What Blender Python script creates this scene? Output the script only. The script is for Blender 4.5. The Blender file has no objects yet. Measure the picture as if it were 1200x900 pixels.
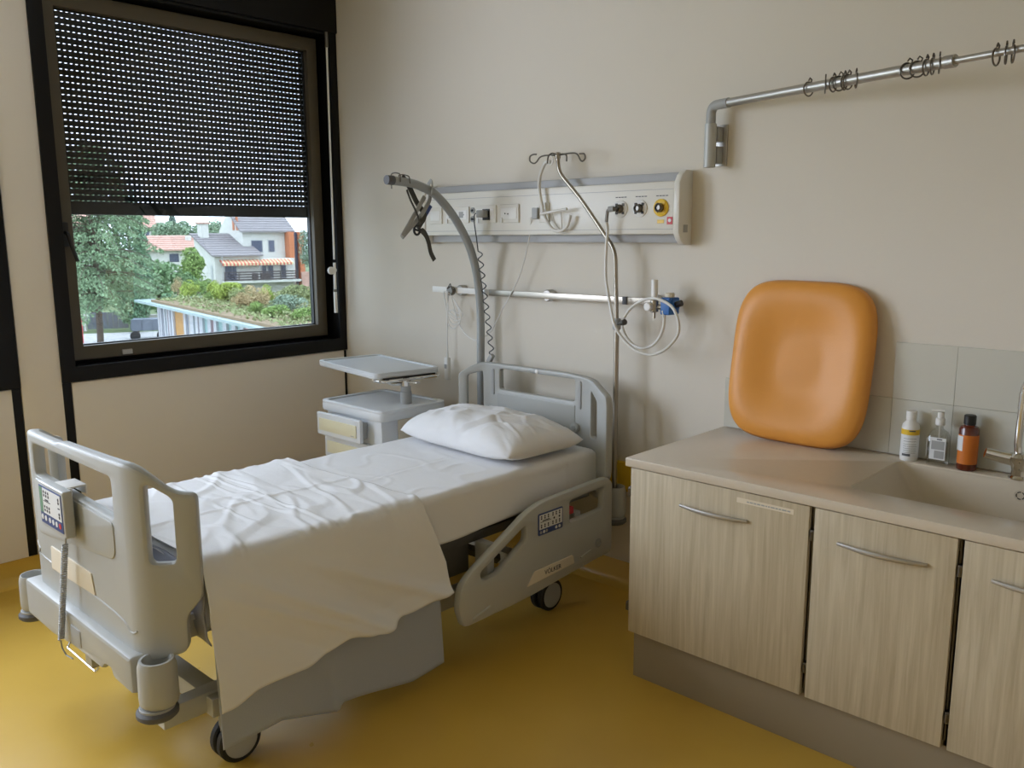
import bpy, bmesh, math, random
from mathutils import Vector, Matrix, noise
R = math.radians
random.seed(7)
SC = bpy.context.scene
COL = SC.collection

# ------------------------------------------------------------------ camera
cam_d = bpy.data.cameras.new('camera')
cam = bpy.data.objects.new('camera', cam_d); COL.objects.link(cam)
cam_d.sensor_width = 36.0; cam_d.lens = 1002.21 / 1200 * 36.0
cam_d.clip_start = 0.05; cam_d.clip_end = 1000
YAW, PITCH, ROLL = R(43.28), R(9.82), R(-0.26)
f = Vector((-math.sin(YAW)*math.cos(PITCH), math.cos(YAW)*math.cos(PITCH), -math.sin(PITCH)))
r0 = Vector((math.cos(YAW), math.sin(YAW), 0)); u0 = r0.cross(f)
r = r0*math.cos(ROLL) + u0*math.sin(ROLL); u = u0*math.cos(ROLL) - r0*math.sin(ROLL)
M = Matrix((r, u, -f)).transposed().to_4x4(); M.translation = Vector((4.649, -3.334, 1.733))
cam.matrix_world = M
SC.camera = cam

# ------------------------------------------------------------------ world, exposure
SC.view_settings.view_transform = 'Standard'; SC.view_settings.look = 'None'
SC.view_settings.gamma = 1.0; SC.view_settings.use_curve_mapping = False
SC.view_settings.exposure = 3.68
w = bpy.data.worlds.new('sky'); SC.world = w; w.use_nodes = True
wn = w.node_tree.nodes; wl = w.node_tree.links
bg = wn['Background']
tc = wn.new('ShaderNodeTexCoord'); sx = wn.new('ShaderNodeSeparateXYZ'); cr = wn.new('ShaderNodeValToRGB')
wl.new(tc.outputs['Generated'], sx.inputs[0]); wl.new(sx.outputs['Z'], cr.inputs[0])
cr.color_ramp.elements[0].color = (0.77, 0.87, 1.04, 1); cr.color_ramp.elements[1].color = (0.79, 0.89, 1.05, 1)
wl.new(cr.outputs[0], bg.inputs[0]); bg.inputs[1].default_value = 1.0
SC.cycles.max_bounces = 12; SC.cycles.diffuse_bounces = 8; SC.cycles.transparent_max_bounces = 12
SC.cycles.sample_clamp_indirect = 3.0

def portal(name, y0, y1, z0, z1):
    l = bpy.data.lights.new(name, 'AREA'); l.shape = 'RECTANGLE'; l.size = y1-y0; l.size_y = z1-z0
    l.cycles.is_portal = True
    o = bpy.data.objects.new(name, l); COL.objects.link(o)
    o.location = (-0.33, (y0+y1)/2, (z0+z1)/2); o.rotation_euler = (R(90), 0, R(-90))
portal('sky_portal', -3.70, -2.10, 1.08, 2.95)
portal('sky_portal', -5.55, -3.95, 1.08, 2.95)
portal('sky_portal', -1.62, -0.16, 1.17, 2.86)

# ------------------------------------------------------------------ materials
MATS = {}
def mat(name, col, rough=0.5, metal=0.0, bump=0.0, bscale=60.0, var=0.0, vscale=3.0, spec=0.5, alpha=1.0, trans=0.0, coat=0.0, sheen=0.0, stretch=None, sss=0.0):
    if name in MATS: return MATS[name]
    m = bpy.data.materials.new(name); m.use_nodes = True; MATS[name] = m
    N = m.node_tree.nodes; L = m.node_tree.links; b = N['Principled BSDF']
    b.inputs['Base Color'].default_value = (*col, 1); b.inputs['Roughness'].default_value = rough
    b.inputs['Metallic'].default_value = metal; b.inputs['Specular IOR Level'].default_value = spec
    b.inputs['Coat Weight'].default_value = coat; b.inputs['Transmission Weight'].default_value = trans
    b.inputs['Sheen Weight'].default_value = sheen; b.inputs['Alpha'].default_value = alpha
    tcn = N.new('ShaderNodeTexCoord'); src = tcn.outputs['Object']
    if stretch:
        mp = N.new('ShaderNodeMapping'); mp.inputs['Scale'].default_value = stretch
        L.new(src, mp.inputs[0]); src = mp.outputs[0]
    if var > 0:
        nz = N.new('ShaderNodeTexNoise'); nz.inputs['Scale'].default_value = vscale; nz.inputs['Detail'].default_value = 5
        L.new(src, nz.inputs['Vector'])
        mx = N.new('ShaderNodeMix'); mx.data_type = 'RGBA'
        mx.inputs[6].default_value = (*[c*(1-var) for c in col], 1); mx.inputs[7].default_value = (*[min(1, c*(1+var)) for c in col], 1)
        L.new(nz.outputs[0], mx.inputs[0]); L.new(mx.outputs[2], b.inputs['Base Color'])
    if bump > 0:
        nb = N.new('ShaderNodeTexNoise'); nb.inputs['Scale'].default_value = bscale; nb.inputs['Detail'].default_value = 4
        L.new(src, nb.inputs['Vector'])
        bp = N.new('ShaderNodeBump'); bp.inputs['Strength'].default_value = bump; bp.inputs['Distance'].default_value = 0.01
        L.new(nb.outputs[0], bp.inputs['Height']); L.new(bp.outputs[0], b.inputs['Normal'])
    return m

WALL = mat('painted_wall', (0.71, 0.66, 0.575), 0.75, bump=0.05, bscale=90, var=0.02, vscale=2)
PANEL = mat('wall_panel', (0.80, 0.745, 0.68), 0.6, bump=0.03, bscale=40, var=0.015)  # lightened to stand in for soft light missing from the right
BLACK = mat('black_metal', (0.0045, 0.004, 0.004), 0.45, bump=0.02, var=0.1, spec=0.25)
BRONZE = mat('bronze_aluminium', (0.085, 0.068, 0.042), 0.45, metal=0.1, var=0.08, bump=0.01)
SLATM = mat('shutter_slat', (0.075, 0.066, 0.058), 0.5, var=0.1)
CEIL = mat('ceiling_paint', (0.60, 0.585, 0.52), 0.8, bump=0.03)
TILE = mat('wall_tile', (0.60, 0.59, 0.52), 0.25, var=0.03, bump=0.02, bscale=20)
GREY = mat('light_grey_plastic', (0.43, 0.435, 0.415), 0.42, var=0.02, bump=0.015, bscale=300)
GREY2 = mat('mid_grey_plastic', (0.36, 0.365, 0.36), 0.45, var=0.03)
DGREY = mat('dark_grey_rubber', (0.10, 0.10, 0.105), 0.6, var=0.05)
TYRE = mat('black_tyre', (0.012, 0.012, 0.013), 0.55, var=0.1)
CREAM = mat('cream_plastic', (0.72, 0.64, 0.50), 0.45, var=0.02)
OFFW = mat('off_white_plastic', (0.74, 0.715, 0.65), 0.35, var=0.015)
WHITE = mat('white_plastic', (0.80, 0.79, 0.76), 0.35, var=0.01)
NIGHT = mat('nightstand_plastic', (0.69, 0.72, 0.75), 0.35, var=0.02)
YEL = mat('pale_yellow_plastic', (0.74, 0.70, 0.50), 0.4, var=0.02)
SHEET = mat('white_cotton', (0.79, 0.79, 0.80), 0.85, bump=0.12, bscale=35, sheen=0.1, var=0.01)
SHEET2 = mat('white_sheet_cotton', (0.79, 0.79, 0.80), 0.85, bump=0.10, bscale=28, sheen=0.1, var=0.01)
BLUE = mat('grey_blue_blanket', (0.40, 0.43, 0.49), 0.9, bump=0.15, bscale=220, sheen=0.2, var=0.03)
MATT = mat('grey_mattress_cover', (0.33, 0.34, 0.40), 0.7, bump=0.1, bscale=80, var=0.04)
STEEL = mat('brushed_steel', (0.40, 0.36, 0.30), 0.34, metal=1.0, var=0.05)
DSTEEL = mat('dark_steel', (0.18, 0.165, 0.145), 0.35, metal=0.9, var=0.05)
CHROME = mat('chrome', (0.75, 0.74, 0.72), 0.08, metal=1.0)
ALU = mat('satin_aluminium', (0.47, 0.445, 0.41), 0.42, metal=0.85, var=0.04)
TRAP = mat('painted_grey_steel', (0.33, 0.345, 0.345), 0.35, metal=0.2, var=0.04)
GREYPAINT = mat('grey_lacquered_steel', (0.48, 0.485, 0.46), 0.4, metal=0.1, var=0.03)
UNDER = mat('dark_bed_mechanism', (0.10, 0.095, 0.085), 0.5, metal=0.3, var=0.1)
STRAP = mat('dark_webbing', (0.075, 0.07, 0.06), 0.85, bump=0.3, bscale=400, var=0.1)
LSTRAP = mat('grey_webbing', (0.34, 0.335, 0.31), 0.8, bump=0.2, bscale=400, var=0.05)
NAVY = mat('navy_print', (0.05, 0.08, 0.22), 0.45)
PRINTW = mat('white_print', (0.75, 0.76, 0.76), 0.45)
INK = mat('dark_print', (0.03, 0.03, 0.04), 0.5)
GRN = mat('green_print', (0.16, 0.30, 0.20), 0.5)
RED = mat('red_print', (0.62, 0.05, 0.06), 0.5)
YELLOW = mat('yellow_plastic', (0.80, 0.52, 0.03), 0.4, var=0.03)
BLUEP = mat('blue_plastic', (0.02, 0.13, 0.42), 0.4, var=0.05)
BLACKP = mat('black_plastic', (0.012, 0.011, 0.010), 0.45, var=0.1)
HOSE = mat('translucent_white_hose', (0.68, 0.66, 0.61), 0.35, var=0.03)
CORDW = mat('white_cable', (0.76, 0.75, 0.72), 0.4)
CORDB = mat('dark_grey_cable', (0.06, 0.06, 0.06), 0.45)
TOP = mat('beige_composite_worktop', (0.62, 0.54, 0.43), 0.28, var=0.04, vscale=40)
SINKM = mat('beige_composite_sink', (0.58, 0.51, 0.405), 0.32, var=0.03, vscale=40)
PLINTH = mat('taupe_plinth', (0.30, 0.25, 0.175), 0.5, var=0.03)
CARC = mat('cabinet_carcass', (0.26, 0.22, 0.15), 0.6, var=0.05)
ORANGE = mat('orange_vinyl', (0.74, 0.31, 0.05), 0.45, bump=0.05, bscale=150, var=0.03, vscale=5)
STRIP = mat('grey_light_diffuser', (0.40, 0.40, 0.405), 0.45, var=0.03)

def wood(name):
    m = bpy.data.materials.new(name); m.use_nodes = True; MATS[name] = m
    N = m.node_tree.nodes; L = m.node_tree.links; b = N['Principled BSDF']; b.inputs['Roughness'].default_value = 0.45
    t = N.new('ShaderNodeTexCoord'); mp = N.new('ShaderNodeMapping'); mp.inputs['Scale'].default_value = (26, 26, 1.1)
    L.new(t.outputs['Object'], mp.inputs[0])
    nz = N.new('ShaderNodeTexNoise'); nz.inputs['Scale'].default_value = 2.0; nz.inputs['Detail'].default_value = 7; nz.inputs['Roughness'].default_value = 0.62
    nz.inputs['Distortion'].default_value = 0.5
    L.new(mp.outputs[0], nz.inputs['Vector'])
    c = N.new('ShaderNodeValToRGB'); e = c.color_ramp.elements
    e[0].position = 0.33; e[0].color = (0.44, 0.365, 0.245, 1); e[1].position = 0.68; e[1].color = (0.60, 0.52, 0.375, 1)
    L.new(nz.outputs[0], c.inputs[0]); L.new(c.outputs[0], b.inputs['Base Color'])
    bp = N.new('ShaderNodeBump'); bp.inputs['Strength'].default_value = 0.15; bp.inputs['Distance'].default_value = 0.004
    L.new(nz.outputs[0], bp.inputs['Height']); L.new(bp.outputs[0], b.inputs['Normal'])
    return m
WOOD = wood('light_wood_laminate')

def floor_mat():
    m = bpy.data.materials.new('yellow_vinyl'); m.use_nodes = True; MATS['yellow_vinyl'] = m
    N = m.node_tree.nodes; L = m.node_tree.links; b = N['Principled BSDF']
    b.inputs['Roughness'].default_value = 0.30; b.inputs['Specular IOR Level'].default_value = 0.45
    t = N.new('ShaderNodeTexCoord')
    n1 = N.new('ShaderNodeTexNoise'); n1.inputs['Scale'].default_value = 1.3; n1.inputs['Detail'].default_value = 6
    L.new(t.outputs['Object'], n1.inputs['Vector'])
    c = N.new('ShaderNodeValToRGB'); e = c.color_ramp.elements
    e[0].position = 0.3; e[0].color = (0.60, 0.375, 0.055, 1); e[1].position = 0.75; e[1].color = (0.70, 0.455, 0.085, 1)
    L.new(n1.outputs[0], c.inputs[0]); L.new(c.outputs[0], b.inputs['Base Color'])
    n2 = N.new('ShaderNodeTexNoise'); n2.inputs['Scale'].default_value = 5; n2.inputs['Detail'].default_value = 4
    L.new(t.outputs['Object'], n2.inputs['Vector'])
    mr = N.new('ShaderNodeMapRange'); mr.inputs[3].default_value = 0.22; mr.inputs[4].default_value = 0.42
    L.new(n2.outputs[0], mr.inputs[0]); L.new(mr.outputs[0], b.inputs['Roughness'])
    bp = N.new('ShaderNodeBump'); bp.inputs['Strength'].default_value = 0.05; bp.inputs['Distance'].default_value = 0.01
    L.new(n2.outputs[0], bp.inputs['Height']); L.new(bp.outputs[0], b.inputs['Normal'])
    return m
FLOOR = floor_mat()

def glass_mat(name, tint, refl=0.06):
    m = bpy.data.materials.new(name); m.use_nodes = True; MATS[name] = m
    N = m.node_tree.nodes; L = m.node_tree.links
    for n in list(N):
        if n.type != 'OUTPUT_MATERIAL': N.remove(n)
    out = [n for n in N if n.type == 'OUTPUT_MATERIAL'][0]
    tr = N.new('ShaderNodeBsdfTransparent'); tr.inputs[0].default_value = (*tint, 1)
    gl = N.new('ShaderNodeBsdfGlossy'); gl.inputs['Roughness'].default_value = 0.02
    mx = N.new('ShaderNodeMixShader'); mx.inputs[0].default_value = refl
    L.new(tr.outputs[0], mx.inputs[1]); L.new(gl.outputs[0], mx.inputs[2]); L.new(mx.outputs[0], out.inputs[0])
    return m
GLASS = glass_mat('tinted_window_glass', (0.50, 0.52, 0.525), 0.05)  # tint added to hold down the brightness of the view outside
CLEAR = glass_mat('clear_plastic', (0.90, 0.90, 0.88), 0.10)

# ------------------------------------------------------------------ helpers
WLOC = {}
def fin(bm, ang=0.6):
    bmesh.ops.remove_doubles(bm, verts=bm.verts, dist=1e-6)
    bmesh.ops.recalc_face_normals(bm, faces=bm.faces)
    for fc in bm.faces: fc.smooth = True
    for e in bm.edges:
        if len(e.link_faces) == 2:
            if e.calc_face_angle(0) > ang: e.smooth = False
        elif len(e.link_faces) > 2: e.smooth = False
def tag(o, label=None, cat=None, group=None, kind=None):
    if label: o['label'] = label
    if cat: o['category'] = cat
    if group: o['group'] = group
    if kind: o['kind'] = kind
    return o
def obj(name, bm, m, parent=None, ang=0.6, label=None, keep=False, nofin=False):
    if not nofin: fin(bm, ang)
    me = bpy.data.meshes.new(name)
    off = Vector((0, 0, 0))
    if parent is None and not keep and len(bm.verts):
        xs = [v.co.x for v in bm.verts]; ys = [v.co.y for v in bm.verts]; zs = [v.co.z for v in bm.verts]
        off = Vector(((min(xs)+max(xs))/2, (min(ys)+max(ys))/2, min(zs)))
        bmesh.ops.translate(bm, verts=bm.verts, vec=-off)
    bm.to_mesh(me); bm.free()
    o = bpy.data.objects.new(name, me); COL.objects.link(o)
    me.materials.append(m)
    o.location = off; WLOC[o.name] = off
    if parent is not None:
        o.parent = parent; o.matrix_parent_inverse = Matrix.Translation(-WLOC[parent.name]); WLOC[o.name] = Vector((0, 0, 0))
    if label: o['label'] = label
    return o
def thing(name, label, cat, loc, group=None):
    o = bpy.data.objects.new(name, None); COL.objects.link(o); o.empty_display_size = 0.05
    o.location = loc; WLOC[o.name] = Vector(loc)
    return tag(o, label, cat, group)
def struct(name, bm, m, parent=None, **k):
    o = obj(name, bm, m, parent, keep=True, **k)
    if parent is None: o['kind'] = 'structure'
    return o
def B(): return bmesh.new()
def box(bm, lo, hi, bev=0.0, seg=2):
    lo = Vector(lo); hi = Vector(hi)
    g = bmesh.ops.create_cube(bm, size=1.0); vs = g['verts']
    s = hi-lo; c = (hi+lo)/2
    for v in vs: v.co = Vector((v.co.x*s.x, v.co.y*s.y, v.co.z*s.z)) + c
    if bev > 0:
        es = list({e for v in vs for e in v.link_edges})
        bmesh.ops.bevel(bm, geom=es, offset=min(bev, min(s)*0.49), segments=seg, profile=0.6, affect='EDGES')
    return bm
def bx(lo, hi, bev=0.0, seg=2): return box(B(), lo, hi, bev, seg)
def xf(bm, Mx, vs=None):
    bmesh.ops.transform(bm, matrix=Mx, verts=vs or bm.verts); return bm
def rotz(bm, c, a):
    c = Vector(c); return xf(bm, Matrix.Translation(c) @ Matrix.Rotation(a, 4, 'Z') @ Matrix.Translation(-c))
def rotax(bm, c, a, ax):
    c = Vector(c); return xf(bm, Matrix.Translation(c) @ Matrix.Rotation(a, 4, ax) @ Matrix.Translation(-c))
def crom(pts, n=6, closed=False):
    P = [Vector(p) for p in pts]; out = []
    m = len(P); rng = range(m if closed else m-1)
    for i in rng:
        if closed: a, b, c, d = P[(i-1) % m], P[i], P[(i+1) % m], P[(i+2) % m]
        else: a, b, c, d = P[max(i-1, 0)], P[i], P[i+1], P[min(i+2, m-1)]
        for k in range(n):
            t = k/n
            out.append(0.5*((2*b)+(-a+c)*t+(2*a-5*b+4*c-d)*t*t+(-a+3*b-3*c+d)*t*t*t))
    if not closed: out.append(P[-1])
    return out
def fillet(pts, rad, n=5):
    P = [Vector(p) for p in pts]; out = [P[0]]
    for i in range(1, len(P)-1):
        a, b, c = P[i-1], P[i], P[i+1]
        r_ = min(rad, (a-b).length*0.49, (c-b).length*0.49)
        s = b+(a-b).normalized()*r_; e = b+(c-b).normalized()*r_
        for k in range(n+1):
            t = k/n; out.append(s*(1-t)**2+b*2*t*(1-t)+e*t*t)
    out.append(P[-1]); return out
def tube(bm, pts, rad, seg=10, closed=False, flat=None, up=None):
    """sweep a circle (or a flat ellipse rad x flat) along pts"""
    P = [Vector(p) for p in pts]; n = len(P); rings = []
    T = []
    for i in range(n):
        a = P[(i-1) % n] if (closed or i > 0) else P[i]; b = P[(i+1) % n] if (closed or i < n-1) else P[i]
        T.append((b-a).normalized())
    N0 = Vector(up) if up else (Vector((0, 0, 1)) if abs(T[0].z) < 0.9 else Vector((1, 0, 0)))
    nrm = (N0 - T[0]*N0.dot(T[0])).normalized()
    for i in range(n):
        nrm = (nrm - T[i]*nrm.dot(T[i]))
        if up: nrm = Vector(up) - T[i]*Vector(up).dot(T[i])
        nrm.normalize(); bi = T[i].cross(nrm)
        rr = rad[i] if isinstance(rad, (list, tuple)) else rad
        rb = flat if flat else rr
        rings.append([bm.verts.new(P[i]+nrm*rr*math.cos(2*math.pi*k/seg)+bi*rb*math.sin(2*math.pi*k/seg)) for k in range(seg)])
    for i in range(n if closed else n-1):
        A = rings[i]; Bq = rings[(i+1) % n]
        for k in range(seg): bm.faces.new((A[k], A[(k+1) % seg], Bq[(k+1) % seg], Bq[k]))
    if not closed:
        bm.faces.new(rings[0][::-1]); bm.faces.new(rings[-1])
    return bm
def lathe(bm, prof, c, seg=20, axis='Z'):
    c = Vector(c); rings = []
    def pt(r_, z_, a):
        x, y = r_*math.cos(a), r_*math.sin(a)
        return c+(Vector((x, y, z_)) if axis == 'Z' else Vector((z_, x, y)) if axis == 'X' else Vector((x, z_, y)))
    for (r_, z_) in prof:
        rings.append([bm.verts.new(pt(max(r_, 1e-4), z_, 2*math.pi*k/seg)) for k in range(seg)])
    for i in range(len(rings)-1):
        for k in range(seg): bm.faces.new((rings[i][k], rings[i][(k+1) % seg], rings[i+1][(k+1) % seg], rings[i+1][k]))
    bm.faces.new(rings[0][::-1]); bm.faces.new(rings[-1])
    return bm
def cyl(bm, c, rad, h, axis='Z', seg=20, bev=0.0):
    if bev: pr = [(rad-bev, 0), (rad, bev), (rad, h-bev), (rad-bev, h)]
    else: pr = [(rad, 0), (rad, h)]
    return lathe(bm, pr, c, seg, axis)
def rpoly(pts, rad, n=5):
    out = []; m = len(pts)
    for i in range(m):
        a, b, c = Vector((*pts[i-1][:2], 0)), Vector((*pts[i][:2], 0)), Vector((*pts[(i+1) % m][:2], 0))
        r_ = pts[i][2] if len(pts[i]) > 2 else rad
        r_ = min(r_, (a-b).length*0.49, (c-b).length*0.49)
        if r_ < 1e-5: out.append((b.x, b.y)); continue
        s = b+(a-b).normalized()*r_; e = b+(c-b).normalized()*r_
        for k in range(n+1):
            t = k/n; q = s*(1-t)**2+b*2*t*(1-t)+e*t*t; out.append((q.x, q.y))
    return out
def panel(outline, holes, th, bev=0.004, fn=None, cuts=()):
    """2D outline with holes -> bevelled slab; local (a,b,c): a,b in plane, c thickness centred; fn maps to world"""
    cu = bpy.data.curves.new('tmp', 'CURVE'); cu.dimensions = '2D'; cu.fill_mode = 'BOTH'
    cu.extrude = max(th/2-bev, 1e-5); cu.bevel_depth = bev; cu.bevel_resolution = 1; cu.offset = -bev
    for pl in [outline]+list(holes):
        sp = cu.splines.new('POLY'); sp.points.add(len(pl)-1); sp.use_cyclic_u = True
        for i, p in enumerate(pl): sp.points[i].co = (p[0], p[1], 0, 1)
    o = bpy.data.objects.new('tmp', cu); COL.objects.link(o)
    dg = bpy.context.evaluated_depsgraph_get(); me = bpy.data.meshes.new_from_object(o.evaluated_get(dg))
    bpy.data.objects.remove(o); bpy.data.curves.remove(cu)
    bm = B(); bm.from_mesh(me); bpy.data.meshes.remove(me)
    bmesh.ops.remove_doubles(bm, verts=bm.verts, dist=1e-5)
    for cpos in cuts:
        bmesh.ops.bisect_plane(bm, geom=bm.verts[:]+bm.edges[:]+bm.faces[:], plane_co=(cpos, 0, 0), plane_no=(1, 0, 0))
    if fn:
        for v in bm.verts: v.co = Vector(fn(v.co.x, v.co.y, v.co.z))
    return bm
def circ(cx, cy, r_, n=20): return [(cx+r_*math.cos(2*math.pi*k/n), cy+r_*math.sin(2*math.pi*k/n)) for k in range(n)]
def rrect(x0, y0, x1, y1, r_): return rpoly([(x0, y0), (x1, y0), (x1, y1), (x0, y1)], r_)
def text(body, size, m, name, parent, fn, depth=0.0006, align='CENTER'):
    cu = bpy.data.curves.new('tmp', 'FONT'); cu.body = body; cu.size = size; cu.extrude = depth; cu.align_x = align; cu.align_y = 'CENTER'
    cu.resolution_u = 3
    o = bpy.data.objects.new('tmp', cu); COL.objects.link(o)
    dg = bpy.context.evaluated_depsgraph_get(); me = bpy.data.meshes.new_from_object(o.evaluated_get(dg))
    bpy.data.objects.remove(o); bpy.data.curves.remove(cu)
    bm = B(); bm.from_mesh(me); bpy.data.meshes.remove(me)
    for v in bm.verts: v.co = Vector(fn(v.co.x, v.co.y, v.co.z))
    return obj(name, bm, m, parent)
def ns(v, s=1.0, o=0.0): return noise.noise(Vector(v)*s+Vector((o, o*1.7, o*0.3)))

# ------------------------------------------------------------------ room shell
XR, YF, ZC = 6.4, -6.0, 3.25
struct('floor', bx((-0.3, YF-0.2, -0.2), (XR+0.2, 0.3, 0.0)), FLOOR)
struct('ceiling', bx((-0.3, YF-0.2, ZC), (XR+0.2, 0.3, ZC+0.2)), CEIL)
wback = struct('wall_back', bx((-0.3, 0.0, 0.0), (XR+0.2, 0.25, ZC)), WALL)
struct('wall_right', bx((XR, YF, 0.0), (XR+0.2, 0.0, ZC)), WALL)
struct('wall_front', bx((-0.3, YF-0.2, 0.0), (XR+0.2, YF, ZC)), WALL)
Z0, Z1 = 1.05, 2.98
opens = [(-1.71, -0.045), (-3.75, -2.06), (-5.60, -3.91)]
wl_bm = panel([(YF, 0), (0, 0), (0, ZC), (YF, ZC)], [[(a, Z0), (b, Z0), (b, Z1), (a, Z1)] for a, b in opens], 0.30, 0.0001,
              lambda a, b, c: (-0.15+c, a, b))
struct('wall_left', wl_bm, WALL)
# coved vinyl baseboards
def cove(x0, x1, axis):
    bm = B(); pr = [(0.0, 0.0), (0.05, 0.0), (0.03, 0.008), (0.014, 0.024), (0.005, 0.05), (0.004, 0.13), (0.0, 0.13)]
    for t in (x0, x1):
        for (d, z) in pr: bm.verts.new((t, -d, z) if axis == 'x' else (d, t, z))
    bm.verts.ensure_lookup_table(); n = len(pr)
    for i in range(n): bm.faces.new([bm.verts[k] for k in (i, (i+1) % n, n+(i+1) % n, n+i)])
    bm.faces.new(bm.verts[0:n]); bm.faces.new(bm.verts[n:2*n]); return bm
struct('baseboard_back', cove(0.0, 2.78, 'x'), FLOOR)
struct('baseboard_left', cove(YF, 0.0, 'y'), FLOOR)
# wall tiles behind the worktop (each a piece of the wall)
tx = 2.80
tile_me = None
def tile(x0, x1, z0, z1):
    global tile_me
    o = obj('tile', bx((x0+0.0004, -0.010, z0+0.0004), (x1-0.0004, 0.001, z1-0.0004), 0.0008, 1), TILE, wback)
    return o
xs = [2.80, 3.075, 3.292, 3.509, 3.726, 3.943, 4.16, 4.377, 4.594, 4.811, 5.03]
for i in range(len(xs)-1):
    tile(xs[i], xs[i+1], 0.902, 1.118)
    if xs[i] > 3.5: tile(xs[i], xs[i+1], 1.118, 1.333)
struct('trim_1', bx((4.7, -0.004, 1.334), (5.03, 0.0, 1.337)), TILE)

# wall bumper strip in yellow behind the bed
tag(obj('wall_bumper', bx((0.35, -0.028, 0.50), (2.77, 0.0, 0.645), 0.006), YELLOW), 'yellow wall protection strip running behind the head of the bed', 'bumper rail')

# white parapet panels with black joints
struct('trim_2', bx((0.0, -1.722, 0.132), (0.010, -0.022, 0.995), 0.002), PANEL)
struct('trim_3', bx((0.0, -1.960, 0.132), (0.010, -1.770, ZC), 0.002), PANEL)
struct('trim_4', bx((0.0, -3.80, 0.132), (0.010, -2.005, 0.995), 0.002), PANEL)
struct('trim_5', bx((0.0, -1.768, 0.132), (0.004, -1.724, 0.997)), BLACK)
struct('trim_6', bx((0.0, -2.003, 0.132), (0.004, -1.962, 0.997)), BLACK)
struct('trim_7', bx((0.0, -0.021, 0.132), (0.004, -0.001, 0.995)), BLACK)
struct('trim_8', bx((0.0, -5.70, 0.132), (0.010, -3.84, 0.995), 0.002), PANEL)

# ------------------------------------------------------------------ windows
def window(n, ya, yb, full):
    """ya<yb opening; frame black, sash bronze"""
    t = struct('window_%d' % n, panel([(ya-0.06, 1.0), (yb+0.045, 1.0), (yb+0.045, 3.0), (ya-0.06, 3.0)],
               [[(ya+0.01, 1.078), (yb-0.01, 1.078), (yb-0.01, 2.955), (ya+0.01, 2.955)]], 0.024, 0.002, lambda a, b, c: (0.010+c, a, b)), BLACK)
    bm = B()   # reveal lining
    box(bm, (-0.30, ya, 1.05), (0.0, yb, 1.070)); box(bm, (-0.30, ya, 2.955), (0.0, yb, 2.98))
    box(bm, (-0.30, ya, 1.07), (0.0, ya+0.012, 2.955)); box(bm, (-0.30, yb-0.012, 1.07), (0.0, yb, 2.955))
    obj('reveal_lining', bm, BLACK, t)
    ys0, ys1 = ya+0.012, yb-0.05
    s = obj('sash', panel(rrect(ys0, 1.098, ys1, 2.940, 0.004), [rrect(ys0+0.075, 1.172, ys1-0.070, 2.862, 0.003)], 0.055, 0.004,
            lambda a, b, c: (-0.085+c, a, b)), BRONZE, t)
    obj('glazing_bead', panel([(ys0+0.070, 1.167), (ys1-0.064, 1.167), (ys1-0.064, 2.867), (ys0+0.070, 2.867)],
        [[(ys0+0.080, 1.178), (ys1-0.076, 1.178), (ys1-0.076, 2.856), (ys0+0.080, 2.856)]], 0.02, 0.001, lambda a, b, c: (-0.105+c, a, b)), BLACKP, s)
    obj('pane', bx((-0.104, ys0+0.078, 1.176), (-0.100, ys1-0.074, 2.858)), GLASS, s)
    obj('fixed_frame', panel([(ya, 1.07), (yb, 1.07), (yb, 2.955), (ya, 2.955)],
        [[(ys0+0.03, 1.125), (ys1-0.03, 1.125), (ys1-0.03, 2.91), (ys0+0.03, 2.91)]], 0.05, 0.001, lambda a, b, c: (-0.145+c, a, b)), BLACK, t)
    return t, s, ys0, ys1
win1, sash1, YS0, YS1 = window(1, -1.71, -0.045, True)
def bare_window(n, ya, yb):
    t = struct('window_%d' % n, panel([(ya-0.045, 1.0), (yb+0.095, 1.0), (yb+0.095, 3.0), (ya-0.045, 3.0)],
               [[(ya+0.01, 1.078), (yb-0.01, 1.078), (yb-0.01, 2.955), (ya+0.01, 2.955)]], 0.024, 0.002, lambda a, b, c: (0.010+c, a, b)), BLACK)
    bm = B()
    box(bm, (-0.30, ya, 1.05), (0.0, yb, 1.070)); box(bm, (-0.30, ya, 2.955), (0.0, yb, 2.98))
    box(bm, (-0.30, ya, 1.07), (0.0, ya+0.012, 2.955)); box(bm, (-0.30, yb-0.012, 1.07), (0.0, yb, 2.955))
    obj('reveal_lining', bm, BLACK, t)
    s = obj('sash', panel(rrect(ya+0.012, 1.098, yb-0.05, 2.940, 0.004), [rrect(ya+0.08, 1.172, yb-0.12, 2.862, 0.003)], 0.055, 0.004,
            lambda a, b, c: (-0.085+c, a, b)), BRONZE, t)
    return t
bare_window(2, -3.75, -2.06); bare_window(3, -5.60, -3.91)
# head box over the windows
struct('trim_9', bx((0.0, -5.7, 2.972), (0.036, -0.001, 3.25), 0.003), BLACK)
# handle, latch on window 1
h = obj('handle', bx((-0.058, -1.690, 1.690), (-0.030, -1.655, 1.812), 0.005), BLACKP, sash1)
b_ = B(); tube(b_, fillet([(-0.035, -1.672, 1.76), (0.0, -1.672, 1.755), (0.008, -1.664, 1.70), (0.008, -1.640, 1.615)], 0.02), 0.010, 8)
obj('lever', b_, BLACKP, h)
obj('latch', bx((-0.058, -1.43, 1.108), (-0.045, -1.375, 1.135), 0.003), ALU, sash1)
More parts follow.
